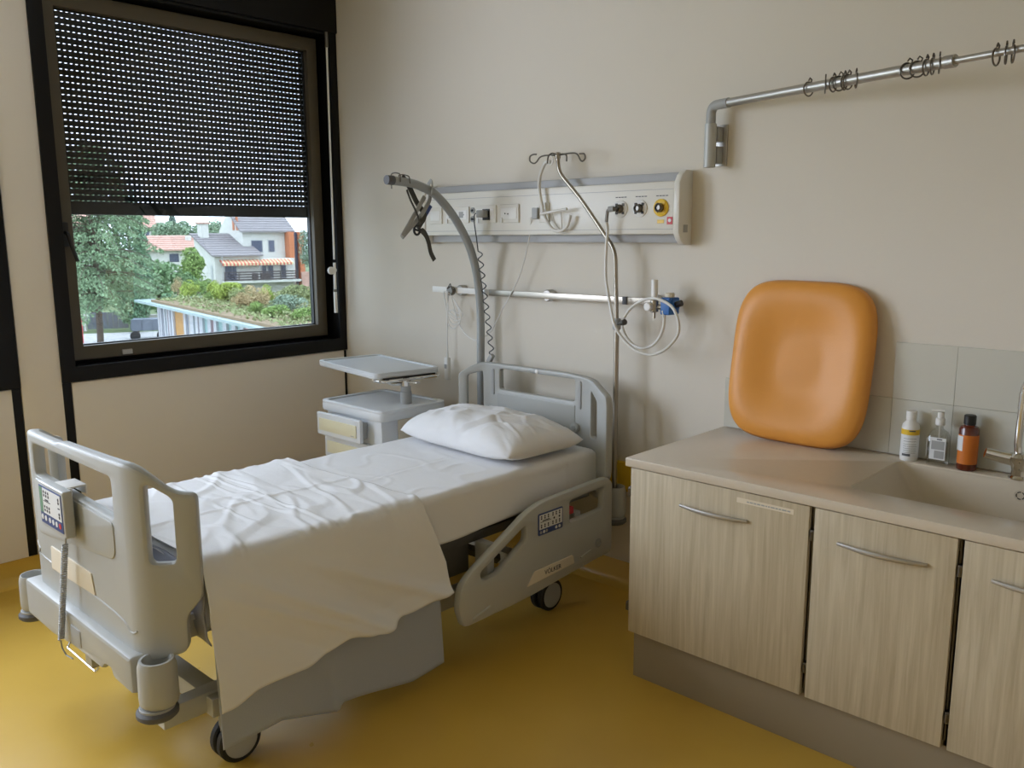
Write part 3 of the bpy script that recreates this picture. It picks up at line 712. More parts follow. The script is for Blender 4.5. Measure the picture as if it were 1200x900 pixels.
# pillow
def pillow(cx, cy, cz, sx_, sy_, h, rz):
    bm = B(); NU, NV = 90, 60; verts = {}
    def pt(i, j, side):
        a = -1+2*i/NU; b = -1+2*j/NV
        # pinched corners, slightly bowed sides
        kx = 1-0.055*(1-b*b); ky = 1-0.10*(1-a*a)
        x = a*sx_*(0.985-0.0*abs(b))*(1-0.045*(1-abs(b)**2)); y = b*sy_*(1-0.06*(1-abs(a)**2))
        l = (abs(a)**5+abs(b)**5)**0.2; m_ = max(abs(a), abs(b)); q_ = m_/l if l > 1e-6 else 1.0
        x *= 0.35+0.65*q_; y *= 0.35+0.65*q_
        e = max(0.0, 1-abs(a)**3.6)**0.5*max(0.0, 1-abs(b)**4.0)**0.5
        z = h*e*(1.0-0.25*max(0, b)) if side > 0 else h*e*0.42
        if side > 0 and e > 0.01:
            q = ns((a*1.8+b*0.8, b*1.5-a*0.5, 0.5), 1.5, 6.0); z += 0.008*e*max(0, 1-abs(q)*8)
            z += 0.010*e*ns((a*2.2, b*2.2, 0), 1.5)
            z += 0.016*min(1, e*1.5)*math.exp(-((b*0.9-(a-0.55)*1.8)/0.07)**2)*math.exp(-((a-0.45)/0.30)**2)
            z -= 0.012*e*math.exp(-((b*0.7-(a-0.72)*1.2)/0.06)**2)
        return Vector((x, y, z*side))
    top = [[None]*(NV+1) for _ in range(NU+1)]; bot = [[None]*(NV+1) for _ in range(NU+1)]
    for i in range(NU+1):
        for j in range(NV+1):
            p = pt(i, j, 1)
            if i in (0, NU) or j in (0, NV): v = bm.verts.new(p); top[i][j] = v; bot[i][j] = v
            else: top[i][j] = bm.verts.new(p); bot[i][j] = bm.verts.new(pt(i, j, -1))
    for i in range(NU):
        for j in range(NV):
            bm.faces.new((top[i][j], top[i+1][j], top[i+1][j+1], top[i][j+1]))
            bm.faces.new((bot[i][j+1], bot[i+1][j+1], bot[i+1][j], bot[i][j]))
    xf(bm, Matrix.Translation((cx, cy, cz)) @ Matrix.Rotation(rz, 4, 'Z'))
    return bm
tag(obj('pillow', pillow(1.835, -0.505, 0.797, 0.425, 0.265, 0.120, R(-3)), SHEET, ang=3.2), 'plump white pillow lying at the head of the bed', 'pillow')

# ------------------------------------------------------------------ trapeze pole and strap
tp = thing('trapeze_pole', 'grey curved lifting pole rising behind the headboard', 'pole', (1.36, -0.09, 0.41))
pp = [(1.36, -0.09, 0.45), (1.36, -0.09, 1.0), (1.36, -0.09, 1.38), (1.36, -0.142, 1.63), (1.36, -0.252, 1.808), (1.36, -0.385, 1.932), (1.36, -0.48, 1.972), (1.36, -0.56, 1.990), (1.36, -0.685, 1.998)]
b_ = B(); tube(b_, crom(pp, 8), 0.0215, 16); obj('tube', b_, TRAP, tp)
b_ = B(); tube(b_, [(1.36, -0.665, 1.998), (1.36, -0.705, 1.999)], 0.0225, 16); obj('end_cap', b_, DGREY, tp)
b_ = B(); tube(b_, fillet([(1.335, -0.655, 1.96), (1.335, -0.656, 2.03), (1.36, -0.650, 2.035), (1.385, -0.640, 2.028), (1.385, -0.64, 1.99)], 0.01), 0.003, 6)
tube(b_, fillet([(1.335, -0.60, 1.98), (1.34, -0.615, 2.026), (1.36, -0.60, 2.028), (1.385, -0.585, 2.02), (1.385, -0.58, 1.985)], 0.01), 0.003, 6); obj('strap_stop', b_, DSTEEL, tp)
gh = thing('grab_handle', 'grey triangular grab handle hanging on dark webbing from the curved pole', 'grab handle', (1.36, -0.50, 1.61))
b_ = B()
tube(b_, fillet([(1.33, -0.418, 1.985), (1.325, -0.400, 1.955), (1.325, -0.402, 1.915), (1.325, -0.452, 1.846), (1.325, -0.592, 1.728)], 0.04), 0.0125, 8, flat=0.005, up=(0, 0.75, 0.65))
tube(b_, fillet([(1.345, -0.604, 1.735), (1.345, -0.53, 1.83), (1.345, -0.455, 1.928)], 0.03), 0.0125, 8, flat=0.005, up=(0, 0.75, 0.65))
tube(b_, fillet([(1.33, -0.418, 1.985), (1.36, -0.424, 2.010), (1.39, -0.44, 1.985), (1.392, -0.45, 1.935)], 0.02), 0.012, 8, flat=0.004)
obj('handle', b_, LSTRAP, gh)
b_ = B()
tube(b_, crom([(1.335, -0.590, 2.020), (1.330, -0.548, 1.986), (1.322, -0.490, 1.904), (1.316, -0.434, 1.841), (1.316, -0.455, 1.806), (1.318, -0.482, 1.780)], 5), 0.0155, 8, flat=0.0025, up=(0, 0.8, 0.6))
tube(b_, crom([(1.385, -0.602, 1.955), (1.378, -0.574, 1.907), (1.365, -0.527, 1.848), (1.335, -0.479, 1.798)], 5), 0.006, 8, flat=0.002, up=(0, 0.8, 0.6))
obj('webbing', b_, STRAP, gh)
b_ = B(); tube(b_, crom([(1.318, -0.480, 1.770), (1.315, -0.455, 1.764), (1.31, -0.422, 1.739), (1.312, -0.405, 1.700), (1.316, -0.396, 1.652), (1.318, -0.373, 1.612)], 5), 0.014, 8, flat=0.002, up=(0, 0.9, -0.2))
obj('strap_tail', b_, STRAP, gh)
b_ = B(); tube(b_, [Vector((1.318, -0.487+0.019*math.cos(a), 1.763+0.022*math.sin(a))) for a in [2*math.pi*k/16 for k in range(16)]], 0.006, 8, closed=True)
tube(b_, [(1.318, -0.502, 1.768), (1.318, -0.470, 1.760)], 0.005, 6); obj('buckle', b_, BLACKP, gh)
b_ = B(); tube(b_, [(1.312, -0.385, 1.885), (1.312, -0.428, 1.830)], 0.010, 6, flat=0.004, up=(0, 0.7, 0.7)); obj('tag', b_, NAVY, gh, label='navy tag')

# ------------------------------------------------------------------ drip stand
iv = thing('drip_stand', 'tall cranked steel drip pole in the bed corner socket beside the headboard', 'drip stand', (2.285, -0.10, 0.45))
b_ = B(); tube(b_, [(2.300, -0.125, 0.475), (2.288, -0.115, 0.75), (2.277, -0.10, 1.335)], 0.0125, 14); obj('lower_tube', b_, STEEL, iv)
b_ = B(); tube(b_, fillet([(2.277, -0.10, 1.33), (2.262, -0.10, 1.665), (2.060, -0.10, 1.900), (1.918, -0.10, 2.035), (1.912, -0.10, 2.115)], 0.05, 6), 0.0098, 14); obj('upper_tube', b_, STEEL, iv)
b_ = B(); cyl(b_, (2.277, -0.10, 1.300), 0.020, 0.052, 'Z', 16, 0.004); cl = obj('collar', b_, GREY2, iv)
b_ = B(); tube(b_, [(2.29, -0.11, 1.328), (2.325, -0.125, 1.338)], 0.006, 8); tube(b_, [(2.322, -0.122, 1.336), (2.345, -0.132, 1.342)], 0.014, 10); obj('clamp_knob', b_, DSTEEL, cl)
b_ = B()
for pts in ([(1.912, 2.113), (1.990, 2.118), (2.030, 2.112), (2.052, 2.082), (2.068, 2.078), (2.080, 2.092), (2.073, 2.110), (2.045, 2.112)],
            [(1.912, 2.113), (1.839, 2.118), (1.800, 2.112), (1.775, 2.090), (1.755, 2.085), (1.733, 2.097), (1.733, 2.118), (1.752, 2.127), (1.775, 2.127)]):
    tube(b_, crom([(x, -0.10, z) for x, z in pts], 5), 0.0038, 8)
tube(b_, crom([(1.912, -0.10, 2.115), (1.912, -0.14, 2.120), (1.918, -0.175, 2.105), (1.920, -0.185, 2.07)], 5), 0.0038, 8)
tube(b_, crom([(1.912, -0.10, 2.115), (1.912, -0.06, 2.122), (1.908, -0.03, 2.118), (1.905, -0.025, 2.09)], 5), 0.0038, 8)
obj('hook', b_, DSTEEL, iv)
b_ = B(); cyl(b_, (1.912, -0.10, 2.098), 0.014, 0.03, 'Z', 14, 0.003); obj('hub', b_, STEEL, iv)
# breathing tube loop on the hook
ot = thing('breathing_tube', 'looped clear oxygen mask tube hanging from the drip stand hook', 'tube', (1.90, -0.13, 1.757))
b_ = B(); tube(b_, crom([(1.895, -0.135, 2.082), (1.862, -0.135, 2.078), (1.827, -0.13, 2.024), (1.821, -0.13, 1.956), (1.843, -0.13, 1.862), (1.866, -0.13, 1.808), (1.91, -0.13, 1.763), (1.963, -0.13, 1.758), (2.0, -0.13, 1.782), (2.016, -0.13, 1.83)], 6), 0.0085, 10)
obj('hose', b_, HOSE, ot)
b_ = B(); tube(b_, crom([(1.844, -0.145, 1.838), (1.90, -0.145, 1.845), (2.008, -0.145, 1.858)], 5), 0.007, 10)
tube(b_, crom([(1.915, -0.145, 1.846), (1.925, -0.140, 1.799), (1.950, -0.135, 1.762)], 5), 0.003, 8); tube(b_, crom([(1.97, -0.145, 1.85), (1.972, -0.14, 1.80), (1.968, -0.135, 1.765)], 5), 0.003, 8)
obj('branch', b_, HOSE, ot)
b_ = B(); tube(b_, [Vector((1.897+0.018*math.cos(a), -0.137, 2.088+0.020*math.sin(a))) for a in [2*math.pi*k/16 for k in range(16)]], 0.003, 6, closed=True); obj('ring', b_, HOSE, ot)

# ------------------------------------------------------------------ headwall unit
hw = thing('headwall_unit', 'long white medical supply panel with sockets on the wall above the bed', 'wall unit', (1.76, 0.0, 1.70))
HA, HB = 0.94, 2.572
b_ = bx((HA, -0.100, 1.737), (HB, 0.0, 1.965), 0.010, 2); obj('body', b_, OFFW, hw)
b_ = bx((HA, -0.045, 1.960), (HB, 0.0, 2.004), 0.004); obj('light_strip', b_, STRIP, hw, label='grey light strip along the top')
b_ = bx((HA, -0.050, 1.700), (HB, 0.0, 1.742), 0.004); obj('light_strip', b_, STRIP, hw, label='grey light strip along the bottom')
prof = [(0, 1.690), (-0.055, 1.690), (-0.085, 1.712), (-0.106, 1.745), (-0.106, 1.958), (-0.085, 1.990), (-0.055, 2.012), (0, 2.012)]
for xa, xb in ((HA-0.028, HA), (HB, HB+0.030)):
    obj('end_cap', panel(prof, [], xb-xa, 0.004, lambda a, b, c: ((xa+xb)/2+c, a, b)), OFFW, hw)
b_ = B(); box(b_, (HA+0.004, -0.1015, 1.759), (HB-0.004, -0.100, 1.761)); box(b_, (HA+0.004, -0.1015, 1.930), (HB-0.004, -0.100, 1.932)); obj('seam', b_, STRIP, hw)
def plate(x0, x1, z0, z1, kind):
    p_ = obj('socket_plate', bx((x0, -0.110, z0), (x1, -0.099, z1), 0.003), OFFW, hw)
    obj('insert', bx((x0+0.012, -0.1125, z0+0.018), (x1-0.012, -0.109, z1-0.018), 0.001), WHITE, p_)
    return p_
p1 = plate(0.985, 1.085, 1.800, 1.888, 0)
p2 = plate(1.115, 1.300, 1.803, 1.888, 1)
b_ = B()
for cx in (1.165, 1.245):
    box(b_, (cx-0.016, -0.1135, 1.830), (cx+0.016, -0.112, 1.862))
for cx in (1.235, 1.265): tube(b_, [(cx, -0.112, 1.846), (cx, -0.1145, 1.846)], 0.004, 8)
obj('socket_face', b_, GREY2, p2)
for zc_ in (1.867, 1.822):
    b_ = B(); lathe(b_, [(0.0, 0), (0.016, 0), (0.016, -0.006), (0.010, -0.008), (0.008, -0.003), (0, -0.003)], (1.325, -0.100, zc_), 18, 'Y'); g_ = obj('earth_terminal', b_, GREY2, hw)
    b_ = B(); tube(b_, [(1.325, -0.103, zc_), (1.325, -0.112, zc_)], 0.006, 10); obj('pin', b_, BLACKP, g_)
p3 = plate(1.352, 1.503, 1.802, 1.890, 2)
obj('socket_face', bx((1.410, -0.1145, 1.815), (1.462, -0.112, 1.872)), BLACKP, p3)
p4 = plate(1.530, 1.662, 1.800, 1.892, 3)
for cx, zz in ((1.572, 1.846), (1.592, 1.844)):
    b_ = B(); tube(b_, [(cx, -0.112, zz), (cx, -0.1145, zz)], 0.0035, 8); obj('socket_hole', b_, BLACKP, p4)
for x in (1.365, 1.540, 1.125): obj('latch', bx((x, -0.116, 1.800), (x+0.014, -0.110, 1.826), 0.003), WHITE, hw)
p5 = plate(1.800, 1.862, 1.798, 1.892, 4)
b_ = B(); box(b_, (1.765, -0.124, 1.815), (1.800, -0.100, 1.870), 0.004); obj('call_socket', b_, GREY2, hw)
# gas outlets
def outlet(x, ringm, nutm):
    b_ = B(); lathe(b_, [(0, 0), (0.038, 0), (0.038, -0.005), (0.030, -0.009), (0, -0.009)], (x, -0.100, 1.852), 26, 'Y'); o = obj('gas_outlet', b_, ringm, hw)
    b_ = B()
    for a in (45, 135, 225, 315):
        a = R(a); box(b_, (x+0.026*math.cos(a)-0.006, -0.112, 1.852+0.026*math.sin(a)-0.006), (x+0.026*math.cos(a)+0.006, -0.108, 1.852+0.026*math.sin(a)+0.006), 0.001)
    obj('collar_mark', b_, nutm, o)
    b_ = B(); lathe(b_, [(0, 0), (0.020, 0), (0.020, -0.016), (0.012, -0.022), (0.010, -0.016), (0, -0.016)], (x, -0.109, 1.852), 18, 'Y'); obj('port', b_, DSTEEL, o)
    return o
outlet(2.290, WHITE, DGREY); outlet(2.396, WHITE, BLACKP); outlet(2.507, YELLOW, YELLOW)
b_ = B()
for x in (2.290, 2.400, 2.510):
    for k in range(4): box(b_, (x-0.030+0.016*k, -0.1012, 1.902), (x-0.018+0.016*k, -0.1000, 1.9055))
obj('outlet_print', b_, INK, hw)
obj('sticker', bx((2.488, -0.1015, 1.785), (2.522, -0.100, 1.801)), YELLOW, hw, label='small yellow sticker')
rs = obj('sticker', bx((2.538, -0.1015, 1.780), (2.566, -0.100, 1.812)), RED, hw, label='small red sticker')
b_ = B(); lathe(b_, [(0.004, 0), (0.008, 0), (0.008, -0.0008), (0.004, -0.0008)], (2.552, -0.1014, 1.797), 14, 'Y'); obj('sticker_print', b_, PRINTW, rs)
obj('lock', bx((2.602, -0.070, 1.745), (2.606, -0.040, 1.778), 0.001), GREY2, hw)
# plug and coiled cable of the bed
cb = thing('power_cable', 'dark coiled bed power cable plugged into the wall panel', 'cable', (1.48, -0.12, 1.08))
b_ = B(); box(b_, (1.395, -0.150, 1.828), (1.452, -0.113, 1.866), 0.008, 3); obj('plug', b_, GREY2, cb)
pts = [(1.40, -0.145, 1.850), (1.385, -0.147, 1.845), (1.378, -0.145, 1.81), (1.385, -0.135, 1.72), (1.390, -0.13, 1.655)]
pts = crom(pts, 5)
NT = 10; 
for k in range(1, NT*10+1):
    t = k/(NT*10); z = 1.650-0.545*t; a = t*2*math.pi*NT
    pts.append(Vector((1.402+0.085*t+0.018*math.sin(a), -0.13+0.004*math.cos(a), z)))
b_ = B(); tube(b_, pts, 0.0032, 6); obj('cord', b_, CORDB, cb)
b_ = B(); box(b_, (1.472, -0.150, 1.068), (1.496, -0.125, 1.118), 0.004); rotax(b_, (1.484, -0.137, 1.093), R(35), 'Y'); obj('connector', b_, GREY2, cb)
# nurse call cord and pendant
nc = thing('call_pendant', 'white nurse call pendant on a looped cord at the left end of the rail', 'call button', (1.05, -0.05, 0.92))
b_ = B(); tube(b_, crom([(1.775, -0.118, 1.83), (1.755, -0.12, 1.82), (1.737, -0.10, 1.794), (1.702, -0.08, 1.696), (1.619, -0.06, 1.522), (1.507, -0.06, 1.361), (1.41, -0.06, 1.227), (1.344, -0.06, 1.185), (1.277, -0.06, 1.170), (1.209, -0.06, 1.198), (1.162, -0.06, 1.247), (1.129, -0.06, 1.317), (1.109, -0.07, 1.412)], 6), 0.0030, 6)
for k in range(5):
    dz = -0.012*k; dx = 0.008*(k-2); rr = 1-0.10*k
    tube(b_, crom([(1.102, -0.078-0.003*k, 1.425), (1.080+dx*0.3, -0.07, 1.32), (1.098+dx, -0.068, 1.245+0.02*k), (1.140+dx, -0.066, 1.222+0.022*k), (1.185+dx*0.6, -0.066, 1.265+0.01*k), (1.175+dx*0.5, -0.07, 1.33), (1.125, -0.075, 1.40), (1.104, -0.080-0.003*k, 1.425)], 5), 0.0026, 5)
tube(b_, crom([(1.100, -0.08, 1.425), (1.058, -0.078, 1.42), (1.056, -0.055, 1.30), (1.050, -0.05, 1.06)], 5), 0.0034, 6)
obj('cord', b_, CORDW, nc)
b_ = B(); box(b_, (1.030, -0.064, 0.918), (1.064, -0.036, 1.050), 0.010, 3); tube(b_, [(1.049, -0.05, 1.045), (1.050, -0.05, 1.075)], 0.006, 8); pb = obj('pendant', b_, WHITE, nc)
obj('button', bx((1.038, -0.067, 0.985), (1.056, -0.062, 1.010), 0.003), GREY2, pb)

# ------------------------------------------------------------------ equipment rail with flowmeter
er = thing('equipment_rail', 'horizontal steel equipment rail fixed to the wall below the panel', 'rail', (1.72, -0.03, 1.41))
obj('rail_section', bx((0.935, -0.054, 1.419), (1.392, -0.042, 1.451), 0.002), WHITE, er, label='white painted left section of the rail')
obj('rail_section', bx((1.392, -0.055, 1.417), (2.560, -0.043, 1.449), 0.002), STEEL, er)
for x in (1.15, 1.795, 2.44):
    b_ = B(); cyl(b_, (x, -0.044, 1.434), 0.030, 0.044, 'Y', 20, 0.004); obj('stand_off', b_, ALU, er)
obj('joint', bx((2.275, -0.058, 1.415), (2.300, -0.041, 1.451), 0.002), DGREY, er)
b_ = B(); cyl(b_, (1.108, -0.082, 1.432), 0.026, 0.028, 'Y', 18, 0.004); tube(b_, [(1.095, -0.085, 1.445), (1.12, -0.085, 1.472), (1.135, -0.085, 1.44)], 0.004, 6); obj('cord_clamp', b_, DSTEEL, er)
b_ = B(); tube(b_, [(1.062, -0.0535, 1.434), (1.062, -0.056, 1.434)], 0.004, 8); obj('screw', b_, BLACKP, er)
fm = thing('flowmeter', 'oxygen flowmeter with blue clamp at the right end of the rail', 'flowmeter', (2.53, -0.10, 1.37))
b_ = B(); cyl(b_, (2.496, -0.12, 1.448), 0.015, 0.092, 'Z', 16, 0.002); obj('sight_tube', b_, WHITE, fm)
b_ = B(); cyl(b_, (2.496, -0.12, 1.395), 0.018, 0.055, 'Z', 16, 0.003); cyl(b_, (2.496, -0.12, 1.368), 0.007, 0.03, 'Z', 10); tube(b_, [(2.496, -0.115, 1.418), (2.535, -0.11, 1.42)], 0.012, 10); obj('valve_body', b_, STEEL, fm)
b_ = B(); cyl(b_, (2.483, -0.160, 1.420), 0.019, 0.026, 'Y', 14, 0.003); obj('knob', b_, WHITE, fm)
b_ = B(); box(b_, (2.528, -0.125, 1.385), (2.580, -0.044, 1.462), 0.010, 3); tube(b_, [(2.555, -0.09, 1.42), (2.590, -0.09, 1.432)], 0.026, 12); obj('clamp', b_, BLUEP, fm, label='blue clamp')
b_ = B(); tube(b_, [(2.588, -0.09, 1.430), (2.618, -0.09, 1.440)], 0.014, 10); obj('clamp_screw', b_, BLACKP, fm)
b_ = B(); cyl(b_, (2.556, -0.09, 1.462), 0.022, 0.020, 'Z', 16, 0.003); obj('cap', b_, CREAM, fm)
ho = thing('oxygen_hose', 'white hose looping from the gas outlet down to the flowmeter', 'hose', (2.45, -0.13, 1.21))
hp_ = [(2.250, 1.795), (2.249, 1.760), (2.246, 1.660), (2.250, 1.540), (2.278, 1.425), (2.312, 1.340), (2.359, 1.276), (2.432, 1.225), (2.515, 1.210), (2.588, 1.239), (2.636, 1.297), (2.642, 1.353), (2.610, 1.418), (2.548, 1.450), (2.481, 1.456), (2.399, 1.425), (2.343, 1.372), (2.326, 1.315), (2.356, 1.255), (2.417, 1.227), (2.486, 1.245), (2.532, 1.300), (2.547, 1.360), (2.541, 1.405)]
n_ = len(hp_); pts = [(x, -0.14-(0.020*math.sin(i/n_*6.0))-0.012*(1 if 4 < i < 10 else 0)+0.010*(1 if i > 17 else 0), z) for i, (x, z) in enumerate(hp_)]
pts[0] = (2.250, -0.155, 1.795)
b_ = B(); tube(b_, crom(pts, 6), 0.0068, 10); obj('tube', b_, HOSE, ho)
b_ = B(); tube(b_, fillet([(2.290, -0.125, 1.852), (2.290, -0.152, 1.852), (2.256, -0.155, 1.848), (2.250, -0.155, 1.795)], 0.01), 0.0075, 10); obj('elbow', b_, DSTEEL, ho)
b_ = B(); tube(b_, [(2.286, -0.15, 1.852), (2.262, -0.155, 1.850)], 0.013, 10); obj('probe', b_, GREY2, ho)

# ------------------------------------------------------------------ bedside cabinet with overbed tray
nt = thing('bedside_cabinet', 'pale grey bedside cabinet with cream fronted drawers in the corner by the window', 'bedside cabinet', (0.98, -0.46, 0.0))
TZ = 0.85
obj('top', panel(rrect(0.715, -0.700, 1.262, -0.250, 0.05), [], 0.050, 0.012, lambda a, b, c: (a, b, 0.822+c)), NIGHT, nt)
# raised rim
obj('rim', panel(rrect(0.715, -0.700, 1.262, -0.250, 0.05), [rrect(0.742, -0.672, 1.235, -0.278, 0.04)], 0.016, 0.005, lambda a, b, c: (a, b, 0.848+c)), NIGHT, nt)
bm = B(); box(bm, (0.745, -0.675, 0.10), (1.225, -0.275, 0.80), 0.012); body = obj('body', bm, NIGHT, nt)
obj('side_recess', bx((1.2255, -0.40, 0.66), (1.229, -0.34, 0.775), 0.001), GREY2, nt)
obj('side_panel', bx((1.2255, -0.57, 0.30), (1.230, -0.47, 0.79), 0.002), CREAM, nt)
for zt, sl in ((0.798, 0.045), (0.665, 0.0), (0.53, 0.0), (0.34, 0.0)):
    hgt = 0.125 if zt > 0.5 else (0.16 if zt > 0.4 else 0.2)
    dr = obj('drawer', panel(rrect(0.745, zt-hgt, 1.130, zt, 0.012), [], 0.022, 0.006, lambda a, b, c: (a, -0.686-sl+c, b)), NIGHT, nt)
    if sl: obj('drawer_box', bx((0.765, -0.735, zt-hgt+0.02), (1.11, -0.68, zt-0.02)), GREY2, dr)
    obj('drawer_inlay', bx((0.772, -0.702-sl, zt-hgt+0.028), (1.100, -0.696-sl, zt-0.030), 0.002), YEL, dr, label='cream inlay')
    if zt > 0.6: obj('inlay_mark', bx((1.055, -0.7028-sl, zt-hgt+0.034), (1.085, -0.7018-sl, zt-hgt+0.038)), GREY2, dr)
obj('plinth', bx((0.77, -0.65, 0.075), (1.20, -0.30, 0.105)), GREY2, nt)
for x in (0.79, 1.18):
    for y in (-0.62, -0.33):
        b_ = B(); cyl(b_, (x-0.012, y, 0.036), 0.036, 0.024, 'X', 20, 0.004); box(b_, (x-0.008, y-0.012, 0.04), (x+0.008, y+0.012, 0.08)); obj('castor', b_, DGREY, nt)
PX, PY = 1.130, -0.430
b_ = B(); cyl(b_, (PX, PY, 0.845), 0.031, 0.068, 'Z', 20, 0.002); cyl(b_, (PX, PY, 0.912), 0.027, 0.03, 'Z', 20, 0.002); post = obj('tray_post', b_, GREY2, nt)
b_ = B(); cyl(b_, (PX, PY, 0.940), 0.022, 0.045, 'Z', 20, 0.002); box(b_, (PX-0.02, PY-0.01, 0.965), (PX+0.10, PY+0.02, 0.972), 0.002); obj('bracket', b_, CHROME, post)
b_ = B(); tube(b_, fillet([(PX-0.02, PY-0.01, 0.95), (PX-0.055, PY-0.06, 0.955), (PX-0.07, PY-0.08, 0.978)], 0.02), 0.010, 8); obj('release_lever', b_, CHROME, post)
C0 = Vector((0.770, -0.340, 0))
def tr_(a, b, z): 
    v = Matrix.Rotation(R(-8.5), 4, 'Z') @ Vector((a, b, 0)); return (C0.x+v.x, C0.y+v.y, z)
ty = obj('tray', panel(rrect(-0.345, -0.205, 0.345, 0.205, 0.045), [], 0.026, 0.007, lambda a, b, c: tr_(a, b, 1.000+c)), NIGHT, nt)
obj('tray_rim', panel(rrect(-0.345, -0.205, 0.345, 0.205, 0.045), [rrect(-0.325, -0.185, 0.325, 0.185, 0.035)], 0.012, 0.004, lambda a, b, c: tr_(a, b, 1.015+c)), NIGHT, ty)
b_ = B(); tube(b_, fillet([tr_(0.30, -0.19, 0.978), tr_(0.385, -0.185, 0.978), tr_(0.385, 0.18, 0.978), tr_(0.30, 0.185, 0.978)], 0.03), 0.007, 10); obj('tray_rail', b_, CHROME, ty)
obj('tray_slot', panel(rrect(0.20, -0.16, 0.352, 0.17, 0.01), [], 0.010, 0.002, lambda a, b, c: tr_(a, b, 0.986+c)), BLACKP, ty)
b_ = B(); tube(b_, [tr_(0.36, -0.05, 0.978), (PX, PY, 0.975)], 0.008, 8); obj('tray_arm', b_, CHROME, ty)

# ------------------------------------------------------------------ curtain rail
ct = thing('curtain_rail', 'telescopic metal curtain rail swung out from a wall bracket above the worktop', 'curtain rail', (2.72, -0.07, 2.02))
obj('wall_plate', bx((2.690, -0.008, 2.020), (2.765, 0.0, 2.190), 0.002), ALU, ct)
b_ = B(); box(b_, (2.705, -0.050, 2.03), (2.745, -0.006, 2.10), 0.003); box(b_, (2.705, -0.050, 2.12), (2.745, -0.006, 2.18), 0.003); obj('bracket', b_, GREY2, ct)
b_ = B(); cyl(b_, (2.722, -0.072, 2.012), 0.025, 0.178, 'Z', 18, 0.002); obj('sleeve', b_, GREYPAINT, ct)
D_ = Vector((1.0, -0.285, 0.0)).normalized(); A_ = Vector((2.722, -0.072, 2.262))
def cp(s, z=0): return A_+D_*s+Vector((0, 0, z))
b_ = B(); tube(b_, fillet([(2.722, -0.072, 2.185), A_, cp(0.10)], 0.075, 8), 0.0200, 16); obj('elbow', b_, GREY2, ct)
b_ = B(); tube(b_, [cp(0.09), cp(1.045)], 0.0175, 16); obj('outer_tube', b_, ALU, ct)
b_ = B(); tube(b_, [cp(1.03), cp(1.065)], 0.020, 16); obj('sleeve_joint', b_, ALU, ct)
b_ = B(); tube(b_, [cp(1.05), cp(2.2)], 0.011, 14); obj('inner_tube', b_, ALU, ct)
b_ = B(); tube(b_, [cp(1.322), cp(1.345)], 0.024, 14); obj('stop_collar', b_, DSTEEL, ct)
ring_s = [0.500, 0.575, 0.608, 0.633, 0.655, 0.670, 0.705, 0.900, 0.935, 0.966, 0.988, 1.012, 1.193, 1.222, 1.243]
side = D_.cross(Vector((0, 0, 1)))
def ring_mesh(rod_r):
    b_ = B(); pts = []
    R0 = 0.0245
    yaw = 0.0
    for k in range(26):
        a = R(118)-k/25*R(318)
        pts.append(side*(R0*math.cos(a))+Vector((0, 0, R0*math.sin(a))))
    tip = pts[0]
    hook = [tip+side*(-0.004)+Vector((0, 0, 0.012)), tip+side*(0.006)+Vector((0, 0, 0.018)), tip+side*(0.012)+Vector((0, 0, 0.008))]
    tube(b_, hook[::-1]+pts, 0.0028, 6); return b_
src = None
for i, s in enumerate(ring_s):
    rod = 0.0175 if s < 1.04 else 0.011
    c = cp(s, rod+0.0028-0.0245)
    if src is None:
        src = obj('curtain_ring', ring_mesh(rod), DSTEEL, keep=True); o = src
    else:
        o = src.copy(); COL.objects.link(o)
    o.location = c
    o.rotation_euler = (0, 0, R([0, 40, 10, -15, 15, 0, 45, -28, -32, 12, 20, 35, 8, 25, 38][i]))
    if s < 0.8: lb, gp = 'dark wire curtain hook in the cluster nearest the rail bracket', 'curtain hooks nearest the bracket'
    elif s < 1.04: lb, gp = 'dark wire curtain hook in the cluster before the rail narrows', 'curtain hooks before the rail narrows'
    else: lb, gp = 'dark wire curtain hook on the thin end of the rail', 'curtain hooks on the thin end'
    tag(o, lb, 'curtain hook', gp)
    if i == 0: tag(o, 'lone dark wire curtain hook nearest the wall bracket', 'curtain hook', 'curtain hooks on the rail'); 

# ------------------------------------------------------------------ kitchen run
YFW = -0.735
wt = thing('worktop', 'beige composite worktop with moulded sink running along the wall', 'worktop', (3.9, -0.37, 0.868))
SX0, SX1, SY_0, SY_1 = 3.575, 4.42, -0.560, -0.085
top_bm = panel([(2.795, YFW), (5.05, YFW), (5.05, -0.002), (2.795, -0.002)], [rrect(SX0, SY_0, SX1, SY_1, 0.045)], 0.034, 0.003, lambda a, b, c: (a, b, 0.883+c))
obj('slab', top_bm, TOP, wt)
# basin: lofted rounded rectangles
def loft(rings, bm, cap=True):
    vr = [[bm.verts.new(p) for p in rg] for rg in rings]; n = len(vr[0])
    for i in range(len(vr)-1):
        for k in range(n): bm.faces.new((vr[i][k], vr[i][(k+1) % n], vr[i+1][(k+1) % n], vr[i+1][k]))
    if cap: bm.faces.new(vr[-1])
    return bm
def rr3(x0, y0, x1, y1, r_, z): return [(p[0], p[1], z) for p in rrect(x0, y0, x1, y1, r_)]
b_ = B()
loft([rr3(SX0-0.004, SY_0-0.004, SX1+0.004, SY_1+0.004, 0.045, 0.8985), rr3(SX0+0.006, SY_0+0.006, SX1-0.006, SY_1-0.006, 0.045, 0.888),
      rr3(SX0+0.10, SY_0+0.030, SX1-0.04, SY_1-0.030, 0.05, 0.765), rr3(SX0+0.13, SY_0+0.055, SX1-0.06, SY_1-0.055, 0.04, 0.750)], b_)
bs = obj('basin', b_, SINKM, wt, ang=0.9)
